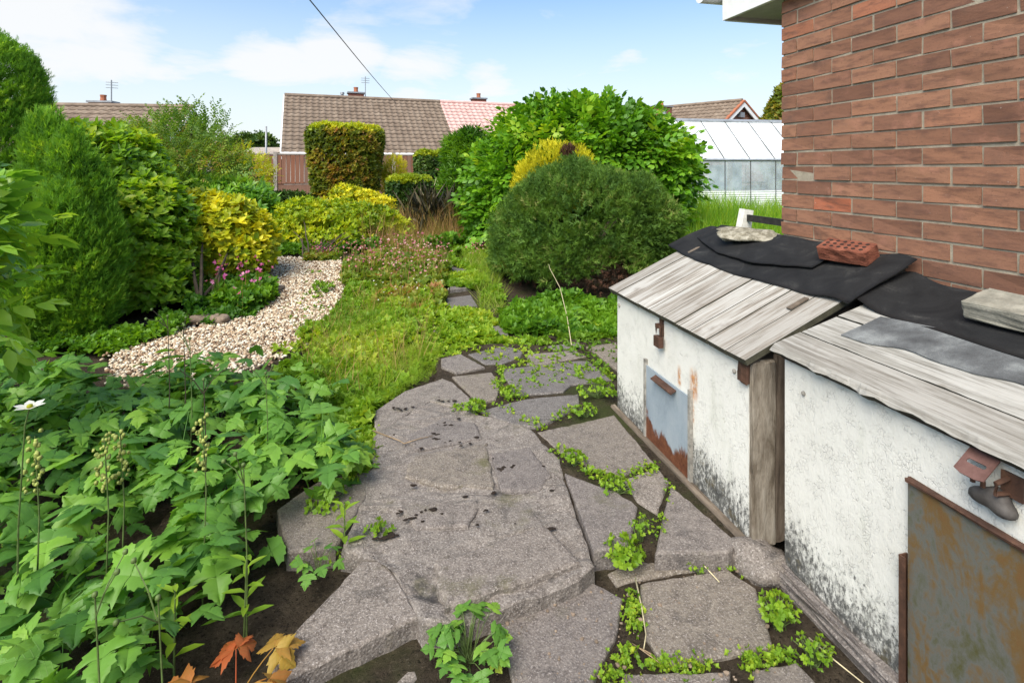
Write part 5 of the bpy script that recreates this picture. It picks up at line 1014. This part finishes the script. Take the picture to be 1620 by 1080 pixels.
for pix, n, s, z, lab, wd in (([(985, 900), (1005, 960), (1000, 1030), (960, 1080)], 230, .022, 0, 'creeping joint weeds between the two nearest lower slabs', .016), ([(1000, 1050), (1080, 1055), (1200, 1045), (1260, 1035)], 300, .022, 0, 'mossy weeds along the joint below the brown stained slab', .014),
                              ([(885, 712), (930, 745), (985, 762), (1035, 735)], 190, .026, Z1, 'creeping weeds in the joint of the paving beside the hatch', .02), ([(1062, 768), (1046, 826), (1030, 872)], 70, .018, Z1, 'sparse weeds in the crack beside the bunker rail', .012),
                              ([(1050, 880), (1140, 885), (1190, 915)], 60, .018, .0, 'seedlings under the raised slab edge', .02), ([(790, 640), (860, 676), (900, 650), (925, 645)], 120, .026, Z1, 'weeds along the edges of the dark paving slab', .016),
                              ([(795, 580), (785, 605), (800, 630), (870, 625)], 170, .026, Z1, 'yellowish weeds round the small square slab', .016), ([(935, 572), (975, 604)], 90, .022, Z1, 'weeds in the joint by the far bunker corner', .014),
                              ([(720, 645), (758, 640), (765, 655)], 70, .026, Z1, 'weeds at the head of the cemented patch', .018), ([(540, 790), (500, 850), (540, 880), (575, 890)], 170, .022, .02, 'trailing weeds beside the mossy slab', .03)):
    line_weeds(pix, int(n*1.0), s*.48, z, lab=lab, wdt=wd*1.25)

# ------------------------------------------------------------------ flowers
def flower_patch(name, label, poly, n, h0, h1, petal, T_leaf, leafmat, nl, ls, r=.016, cat='flowers', npet=5):
    t = thing(name, (*np.mean(poly, 0), float(tz(*np.mean(poly, 0)))), label, cat)
    P2 = psample(poly, nl); z_ = tz(P2[:, 0], P2[:, 1])+rng.random(nl)*h0*.9
    V, Fc, rn = scatter(np.column_stack([P2, z_]), rv(nl, .45)+np.array((0, 0, .7)), rv(nl, .6)+np.array((0, 0, .4)), ls*(.6+.8*rng.random(nl)), T_leaf, np.clip(.5+.25*vnoise(np.column_stack([P2, z_]), 4, 14)+rng.normal(0, .18, nl), 0, 1)); o = obj('leaves', (V, Fc), leafmat, t, False, rn); o['kind'] = 'stuff'
    P2 = psample(poly, n); h_ = h0+(h1-h0)*rng.random(n); b_ = np.column_stack([P2, tz(P2[:, 0], P2[:, 1])]); tp_ = b_+np.column_stack([rng.normal(0, .03, n), rng.normal(0, .03, n), h_])
    V, Fc, rn = scatter(tp_, rv(n, .5)+np.array((0, 0, 1.)), rv(n), r*(.7+.6*rng.random(n)), rosette(npet, leaf2(.38, .1, .1), 72)); o = obj('petals', (V, Fc), petal, t, False, rn); o['kind'] = 'stuff'
    D = tp_-b_; V, Fc, rn = scatter(b_, D, rv(n), np.linalg.norm(D, axis=1), (np.array([(-.012, 0, 0), (.012, 0, 0), (0, 1, 0)]), np.array([(0, 1, 2)]), np.zeros(3))); o = obj('stems', (V, Fc), L_RGRASS, t, False, rn); o['kind'] = 'stuff'
    return t
flower_patch('saxifrage', 'mound of small pale pink flowers over reddish leaves beside the path', pw_([(540, 455), (545, 425), (600, 408), (680, 412), (715, 430), (700, 458), (640, 468)]), 380, .16, .42, L_PINK, creep, L_SAL, 2300, .05, .020)
flower_patch('ground_flowers', 'yellowing leafy clump at the front of the pink flower mound', pw_([(590, 490), (600, 462), (690, 458), (705, 478), (680, 500), (630, 505)]), 26, .1, .28, L_WHITE, creep, L_SAL, 1300, .065, .014)
flower_patch('geranium', 'magenta-pink geranium flowering under the golden mound', pw_([(335, 492), (340, 462), (400, 450), (430, 462), (425, 485), (385, 500)]), 44, .18, .42, L_MAG, creep, L_BAMB, 900, .06, .027)
flower_patch('thrift', 'small clump of pink flowers at the edge of the gravel below the azalea', pw_([(480, 415), (490, 402), (535, 402), (540, 412)]), 46, .08, .2, L_MAG, creep, L_SAL, 500, .045, .018)
flower_patch('thrift', 'small pink flowers beside the path at the foot of the dome conifer', pw_([(742, 412), (750, 395), (775, 395), (778, 412)]), 60, .06, .22, L_PINK, creep, L_WEED, 300, .05, .02)
flower_patch('thrift', 'little pink flowers by the bare stems of the azalea', pw_([(425, 385), (440, 372), (470, 376), (480, 392)]), 40, .1, .25, L_PINK, creep, L_SAL, 500, .045, .017)

for px, py in ((588, 462), (604, 468)):
    p = W(px, py, 5.9); g_ = float(tz(p[0], p[1])); t = thing('dandelion_clock', (p[0], p[1], g_), 'white dandelion seed head standing among the weeds before the pink flowers', 'flower', 'dandelion seed heads'); obj('stem', tube([(p[0], p[1], g_), (p[0], p[1], p[2])], .004, 5), STEMG, t)
    V, Fc, rn = scatter(np.tile(p, (90, 1)), rv(90), rv(90), .035, leaf2(.05)); obj('seed_head', (V, Fc), L_WHITE, t, False, rn)
# ------------------------------------------------------------------ edging rocks, twigs, moss
for i, (px, py, r_, lab) in enumerate(((345, 510, .09, 'largest rounded brown stone edging the gravel'), (318, 508, .075, 'brown edging stone next to the largest one'), (388, 495, .075, 'pale upright edging stone below the geranium'), (278, 512, .06, 'low flat edging stone near the glossy green shrub'), (440, 460, .06, 'pinkish stone at the gravel edge under the golden mound'), (880, 530, .055, 'grey stone among the weeds below the dome conifer'), (515, 505, .04, 'dark small stone in the gravel beside the weeds'))):
    p = gp(px, py); o = obj('edging_stone', rot_lump((p[0], p[1], p[2]+r_*.25), (r_*1.25, r_*.8, r_*.6), rng.random()*3, 0, n=3, amp=.18, fs=4, seed=20+i), ROCK, None, True); tagit(o, lab, 'stone', 'stones edging the border')
def stick(pix, z, r_, mat, lab, name='twig', arch=.0, endz=None):
    A = np.array([gp(x, y, z) for x, y in pix]); A[:, 2] = z+r_
    if endz is not None: A[:, 2] = np.linspace(z, endz, len(A))
    o = obj(name, tube(A, np.linspace(r_, r_*.5, len(A)), 5), mat, None, True); tagit(o, lab, 'twig')
stick([(590, 682), (632, 698), (640, 703)], Z1+.008, .004, TWIG, 'brown twig lying across the top of the cemented patch')
stick([(640, 702), (665, 694), (685, 690)], Z1+.008, .003, TWIG, 'thin dry twig beside the brown twig on the cement'); stick([(1098, 892), (1115, 897), (1138, 922)], .004, .004, STRAW, 'forked pale twig on the brown stained slab')
stick([(1005, 915), (1015, 960), (1022, 1005), (1018, 1030)], .01, .003, STRAW, 'long straw stalk along the joint between lower slabs'); stick([(1030, 1035), (1000, 1018), (1045, 1050)], .012, .0025, TWIG, 'dry stalk over the mossy joint')
stick([(1280, 1010), (1320, 1045), (1370, 1085)], .02, .003, STRAW, 'pale grass stalk along the foot of the cracked bunker')
p0 = gp(905, 560); d = np.array([p0, W(897, 500, 4.9), W(886, 455, 5.1), W(870, 425, 5.3), W(868, 418, 5.35)]); d[0, 2] = .05
o = obj('dry_stalk', tube(d, np.linspace(.0045, .002, 5), 5), STRAW, None, True); tagit(o, 'tall bent straw-coloured stalk standing before the dome conifer', 'stalk')
Pm = []
for k in range(110):
    px, py = rng.uniform(575, 900), rng.uniform(650, 890)
    if not inpoly(np.array([[px, py]]), bedpix)[0]: continue
    Pm.append((px, py, rng.random()**6*.010+.001))
for cx_, cy_, n_m, sp_ in ((806, 741, 9, 9), (702, 633, 9, 9), (680, 806, 4, 4), (613, 850, 8, 8), (655, 815, 7, 14), (700, 672, 4, 7), (640, 645, 7, 10), (690, 690, 6, 25), (740, 700, 5, 20)): Pm += [(cx_+rng.normal(0, sp_), cy_+rng.normal(0, sp_*.3), rng.uniform(.003, .008)) for _ in range(n_m)]
lumps = []
for px, py, r_ in Pm:
    p = gp(px, py, Z1+.004); lumps.append(lump((p[0], p[1], Z1+.006), (r_*1.5, r_*1.1, r_*.28), 3, .45, 5, 1.0, seed=int(px)))
clod = psample([gp(x, y, 0)[:2] for x, y in ((-60, 600), (560, 620), (620, 700), (560, 880), (430, 1100), (-60, 1100))], 2600); r_ = .002+.009*rng.random(2600)**3
V, Fc, rn = scatter(np.column_stack([clod, np.array([float(gz(np.array([[a]]), np.array([[b]]))[0, 0]) for a, b in clod])+r_*.3]), rv(2600), rv(2600), r_, (ICO[0]*np.array((1, .8, .6)), ICO[1], ICO[2])); o = obj('soil_crumbs', (V, Fc), SOIL, None, False, rn, org=np.zeros(3)); tagit(o, 'crumbs of dark soil lying under the leafy bed', 'soil', kind='stuff')
o = obj('moss', join(*lumps), MOSS, None, True); tagit(o, 'crumbs of dark moss scattered over the cemented patch', 'moss', kind='stuff')
lumps = []
for k in range(190):
    px, py = rng.uniform(760, 1230), rng.uniform(880, 1085); p = gp(px, py, 0); r_ = .0015+.005*rng.random()**3; lumps.append(lump((p[0], p[1], r_*.4), (r_*1.2, r_, r_*.7), 1, .25, 3, seed=k))
o = obj('grit', join(*lumps), ROCK, None); tagit(o, 'brown grit and crumbs strewn on the lower slabs', 'grit', kind='stuff')

PODM = m_plain('green_pod', (.30, .34, .08), .6, .35, 60)
# ------------------------------------------------------------------ anemone bed: lobed leaves, each its own object
HALF = [(0, 0), (.09, .01), (.22, -.01), (.31, .04), (.44, .05), (.42, .12), (.55, .17), (.54, .24), (.66, .35), (.52, .37), (.40, .36), (.27, .40), (.20, .44), (.31, .50), (.29, .57), (.33, .65), (.22, .68), (.21, .77), (.13, .81), (.09, .90), (0, 1.0)]
def lobed(curl=-.25, fold=.10, wid=1.0, wave=.03, sd=0):
    r_ = np.random.default_rng(sd); V, T = [], []; m = len(HALF)
    for s in (-1, 1):
        b_ = len(V)
        for i, (x, y) in enumerate(HALF):
            jx = 1+r_.normal(0, .05); X = s*x*wid*jx
            V.append((X, y, fold*abs(X)*1.2-.35*X*X+curl*y*y+wave*math.sin(9*y+s*3+sd))); V.append((X*.45, y*.9+.05, fold*abs(X)*.5+curl*(y*.9)**2-.0)); V.append((0, min(1, y*.85+.08) if 0 < i < m-1 else y, curl*y*y-.015))
        for i in range(m-1):
            a = b_+3*i; c = a+3
            for q in range(2):
                f1_, f2_ = (a+q, a+q+1, c+q+1), (a+q, c+q+1, c+q)
                T += [f1_, f2_] if s > 0 else [f1_[::-1], f2_[::-1]]
    V = np.array(V); return V, np.array(T)
def anemone_leaf(sd, stalk, tilt, size, three=True):
    """a stalk rising from the origin with a three-part lobed blade on top"""
    r_ = np.random.default_rng(sd); lean = r_.uniform(.25, .55)*stalk; t = np.linspace(0, 1, 6)
    Pt = np.column_stack([0*t, lean*t**1.7, stalk*(t-.08*t*t)]); top = Pt[-1]
    Vs, Fs, Cs, o = [], [], [], 0
    V, Fq = tube(Pt, np.linspace(.0032, .002, 6), 5, False)
    Vs.append(V); Fs += [tuple(f) for f in Fq]; Cs.append(np.tile((.3, .3, 0.), (len(V), 1))); o = len(V)
    for k, (ang, sc_) in enumerate(((0, 1.0), (62, .86), (-62, .86)) if three else ((0, 1.15),)):
        LV, LT = lobed(r_.uniform(-.34, -.12), r_.uniform(.02, .16), r_.uniform(.95, 1.15), .02, sd*5+k)
        a = R(ang+r_.normal(0, 6)); el = R(tilt+r_.normal(0, 9)-(8 if k else 0)); d = np.array((math.sin(a)*math.cos(el), math.cos(a)*math.cos(el), math.sin(el)))
        ro = R(r_.normal(0, 12)+(18*np.sign(ang))); up_ = np.array((math.sin(ro)*math.cos(a), -math.sin(ro)*math.sin(a), math.cos(ro))); up_ = up_-d*(up_@d); up_ = up_/np.linalg.norm(up_); x = np.cross(d, up_)
        B = LV*size*sc_; Vs.append(top+d*size*(.06 if three else 0)+B[:, :1]*x+B[:, 1:2]*d+B[:, 2:]*up_); Fs += [tuple(int(i)+o for i in f) for f in LT]
        Cs.append(np.column_stack([LV[:, 0], LV[:, 1], np.full(len(LV), r_.random())])); o += len(LV)
    return mkmesh('leaf', np.concatenate(Vs), Fs, ANEM, True, None, np.concatenate(Cs))
LEAF = [anemone_leaf(k, s_, tl, sz, th) for k, (s_, tl, sz, th) in enumerate(((.34, -6, .125, True), (.30, -14, .135, True), (.28, 2, .125, True), (.36, -10, .12, True), (.24, -12, .135, True), (.20, 4, .12, True), (.30, -18, .14, True), (.33, 4, .14, False), (.18, -4, .115, True), (.35, -16, .13, True)))]
apoly = [gp(x, y, .24)[:2] for x, y in ((-70, 556), (60, 552), (180, 566), (330, 568), (440, 585), (520, 628), (518, 690), (455, 735), (385, 770), (375, 815), (440, 875), (410, 945), (325, 1020), (280, 1110), (-60, 1110))]
spots = []
cand = psample(apoly, 900)
for c in cand:
    if len(spots) < 41 and np.hypot(*(c-gp(372, 1072, .06)[:2])) > .17 and all(np.hypot(*(c-s)) > .185 for s in spots): spots.append(c)
GRP = 'anemone plants of the foreground bed'
hole = gp(95, 830, .12)[:2]; nleaf = 0
def put_leaf(t, mesh, off, rz_, s, mat=None, tilt=0.0):
    o = link('leaf', mesh, t, off); o.rotation_euler = (tilt, rng.normal(0, .10), rz_); o.scale = (s, s, s)
    if mat: o.material_slots[0].link = 'OBJECT'; o.material_slots[0].material = mat
    return o
for i, c in enumerate(spots):
    t = thing('anemone_plant', (c[0], c[1], -.03), 'leafy green anemone plant with lobed leaves in the bed beside the paving', 'plant', GRP)
    near = np.hypot(c[0], c[1]); hs_ = rng.uniform(.68, 1.15); sparse = np.hypot(*(c-hole)) < .22
    for k in range(3 if sparse else 7):
        a = 6.283*k/7+rng.normal(0, .35); put_leaf(t, LEAF[rng.integers(10)], (rng.normal(0, .02), rng.normal(0, .02), 0), a, hs_*rng.uniform(.58, .98), None, rng.normal(-.04, .20)); nleaf += 1
    # the small lower leaves, too many and too hidden to pick apart
    n = 8 if sparse else 26; P = np.column_stack([c[0]+rng.normal(0, .12, n), c[1]+rng.normal(0, .12, n), rng.uniform(.05, .27, n)]); V, Fc, rn = scatter(P, rv(n, .7)*np.array((1, 1, .3)), np.array((0, 0, 1.))+rv(n, .35), .075+.06*rng.random(n), (lobed()[0], lobed()[1], np.zeros(len(lobed()[0]))))
    o = obj('lower_leaves', (V, Fc), L_ANLOW, t, True, rn); o['kind'] = 'stuff'
# plants set apart by their leaves or flowers
t = thing('anemone_plant', (*gp(372, 1072, .06)[:2], -.03), 'anemone plant with red and orange ageing leaves by the paving', 'plant')
for k, a in enumerate((.3, 1.6, 2.6, 4.0, 5.2)): put_leaf(t, LEAF[(8, 5, 8, 4, 5)[k]], (0, 0, 0), a, .75, ANEMR, -.2)
for px, py, hgt, lab in ((47, 645, .52, 'tall white anemone flower on a thin stem above the leafy bed'),):
    top = W(px, py, 1.62); t = thing('anemone_flower', (top[0]-.02, top[1]+.02, -.03), lab, 'flower')
    obj('stem', tube([(top[0]-.05, top[1]+.03, -.03), (top[0]-.04, top[1]+.02, .4), (top[0]-.012, top[1], top[2]-.05), top], [.003, .0025, .002, .002], 6), STEMG, t)
    for k in range(6):
        V, Fc, _ = place(leaf8(.33, .05, .12), top, (math.cos(k*1.047), math.sin(k*1.047), .12), (0, 0, 1), .043); o = obj('petal', (V, Fc), L_WHITE, t, True, np.full(len(V), rng.random()))
    obj('flower_centre', lump(top+np.array((0, 0, .006)), (.007, .007, .006), 2, .1), L_YCON, t, True, np.full(162, .8) if False else None)
for i, (px, py, Z, zb_, lab) in enumerate(((265, 500, 2.75, 0, 'slender budded stem rising beside the gravel'), (290, 512, 2.7, 0, 'dark slender stem with round bud next to the gravel'), (300, 535, 2.6, 0, 'shorter budded stem before the pebbles'), (322, 600, 2.2, 0, 'dark branching anemone stem above the leafy bed'), (385, 735, 1.7, 0, 'short budded stem among lobed leaves near the paving'), (250, 945, 1.3, 0, 'pale bud on a stem over the nearest leaves'), (150, 940, 1.3, 0, 'reddish closed bud on short stem near the bottom leaves'), (420, 590, 2.5, 0, 'thin stem with bud leaning over the creeping weeds'))):
    tp_ = W(px, py, Z); t = thing('bud_stem', (tp_[0], tp_[1], -.03), lab, 'stem'); br = [tube([(tp_[0], tp_[1], -.03), (tp_[0]+.01, tp_[1], tp_[2]*.5), tp_], [.0028, .0025, .002], 5)]
    ends = [tp_]
    for q in range(2): e = tp_+np.array((rng.normal(0, .05), rng.normal(0, .05), rng.uniform(-.01, .07))); br.append(tube([tp_-np.array((0, 0, .06)), tp_*.6+e*.4-np.array((0, 0, .02)), e], [.002, .0018, .0015], 5)); ends.append(e)
    obj('stem', join(*br), STEMD if i in (0, 1, 3) else STEMG, t)
    for e in ends: obj('bud', lump(e, (.006, .006, .007), 2, .08), STEMG, t, True)
for px, py, Z, lab in ((165, 690, 1.75, 'seeding spike with many small green pods above the bed'), (320, 660, 1.85, 'pinkish seed-pod spike beside the podded green one'), (55, 690, 1.7, 'second green pod spike near the white flower'), (190, 680, 1.8, 'slim podded spike behind the leafiest green spike')):
    tp_ = W(px, py, Z); t = thing('seed_spike', (tp_[0], tp_[1], -.03), lab, 'plant'); obj('stem', tube([(tp_[0], tp_[1], -.03), (tp_[0]+.012, tp_[1], tp_[2]*.6), tp_], [.003, .0025, .0018], 5), STEMG, t)
    pods = [lump(tp_-np.array((rng.normal(0, .012), rng.normal(0, .012), q*.0055)), np.array((.006, .006, .0075))*rng.uniform(.6, 1.1), 2, .2, seed=q) for q in range(34)]; pp_ = obj('pods', join(*pods), PODM, t, True); pp_['kind'] = 'stuff'
# narrow-leaved shoots by the paving
for px, py, s_, lab in ((545, 870, .20, 'upright narrow-leaved seedling in the crack by the cemented patch'), (390, 985, .24, 'narrow-leaved shoot among anemone leaves at the slab edge'), (275, 1050, .26, 'tall narrow-leaved shoot beside the reddened leaves')):
    p = gp(px, py, .03); t = thing('seedling', (p[0], p[1], -.02), lab, 'plant'); obj('stem', tube([(p[0], p[1], -.02), (p[0], p[1]+.01, s_)], [.004, .002], 5), STEMG, t)
    for k in range(11):
        a = k*2.4; h_ = .05+s_*.9*k/11; V, Fc, _ = place(leaf8(.16, .05, -.2), (p[0], p[1], h_), (math.cos(a), math.sin(a), .5), (0, 0, 1), .085-.03*k/11); obj('leaf', (V, Fc), L_WEED, t, True, np.full(len(V), .35+.3*rng.random()))

# ------------------------------------------------------------------ single weeds on the paving
def weed(px, py, z, n, size, spread, hgt, lab, lobe=False, mat=None, low=0.0):
    if not lobe: n = int(n*2.2); size *= .62
    p = gp(px, py, z); t = thing('weed', (p[0], p[1], z-.03), lab, 'weed'); sts = []
    for k in range(n):
        a = rng.random()*6.283; r_ = spread*math.sqrt(rng.random()); h_ = hgt*rng.uniform(.45, 1.0)*(1-.35*r_/spread); e = np.array((p[0]+r_*math.cos(a), p[1]+r_*math.sin(a), z+h_)); s0 = np.array((p[0]+rng.normal(0, .008), p[1]+rng.normal(0, .008), z-.02))
        sts.append(tube([s0, s0*.4+e*.6+np.array((0, 0, h_*.2)), e], [.0018, .0015, .001], 4, False)); d = np.array((math.cos(a), math.sin(a), rng.normal(-.1, .25)))
        if lobe:
            LV, LT = lobed(-.2, .1, 1.15, .03, k); V, Fc, _ = place((LV, LT, np.zeros(len(LV))), e, d, (rng.normal(0, .25), rng.normal(0, .25), 1), size*rng.uniform(.7, 1.15))
            o = obj('leaf', (V, Fc), mat or ANEM, t, True, np.full(len(V), rng.random()), np.column_stack([LV[:, 0], LV[:, 1], np.full(len(LV), rng.random())]))
        else:
            T = rosette(5, leaf2(.36, .06, -.05), 65); V, Fc, _ = place(T, e, d*.6+np.array((0, 0, .6)), (rng.normal(), rng.normal(), .5), size*rng.uniform(.7, 1.2)); obj('leaf', (V, Fc), mat or L_WEED, t, False, np.full(len(V), rng.uniform(.2, .8)))
    obj('stems', join(*sts), STEMG, t)
weed(742, 1040, -.01, 44, .050, .12, .12, 'lobed bright green weed growing before the raised slab edge', True)
weed(987, 893, 0, 34, .036, .075, .10, 'bushy small-leaved weed at the corner of the cemented patch')
weed(1232, 985, 0, 30, .030, .06, .09, 'bright weed at the foot of the cracked bunker')
weed(1285, 1040, 0, 22, .022, .06, .06, 'low yellowish weed along the cracked bunker base')
weed(1105, 900, 0, 8, .016, .04, .03, 'tiny seedling under the edge of the raised slab')
weed(945, 625, Z1, 26, .04, .13, .08, 'weed clump spreading beside the far bunker corner'); weed(925, 655, Z1, 16, .035, .07, .06, 'small weed in front of the clump at the bunker corner')
weed(752, 650, Z1, 18, .036, .06, .06, 'pale weed tuft at the head of the cemented patch'); weed(908, 730, Z1, 18, .032, .06, .05, 'weed tuft where the slab joint meets the cement'); weed(975, 775, Z1, 20, .03, .07, .05, 'weed tuft in the middle of the joint near the hatch')
weed(808, 625, Z1, 16, .036, .07, .05, 'yellow-green weed between the square slab and dark slab'); weed(1012, 850, Z1, 12, .022, .04, .10, 'feathery upright weed in the slab crack')
weed(600, 850, .03, 10, .03, .05, .07, 'small weed beside the mossy slab edge'); weed(520, 810, .02, 14, .04, .09, .08, 'weed creeping from the bed onto the mossy slab'); weed(500, 905, .02, 12, .045, .09, .10, 'leafy weed at the bed edge above the tilted slab', True)
weed(860, 545, .03, 14, .04, .07, .06, 'weed tuft beside the far grey slab'); weed(915, 515, .03, 12, .075, .09, .17, 'broad-leaved weed at the foot of the dome conifer', True); weed(1170, 885, .0, 6, .015, .03, .03, 'tiny sprig on the mortar beside the bunkers')
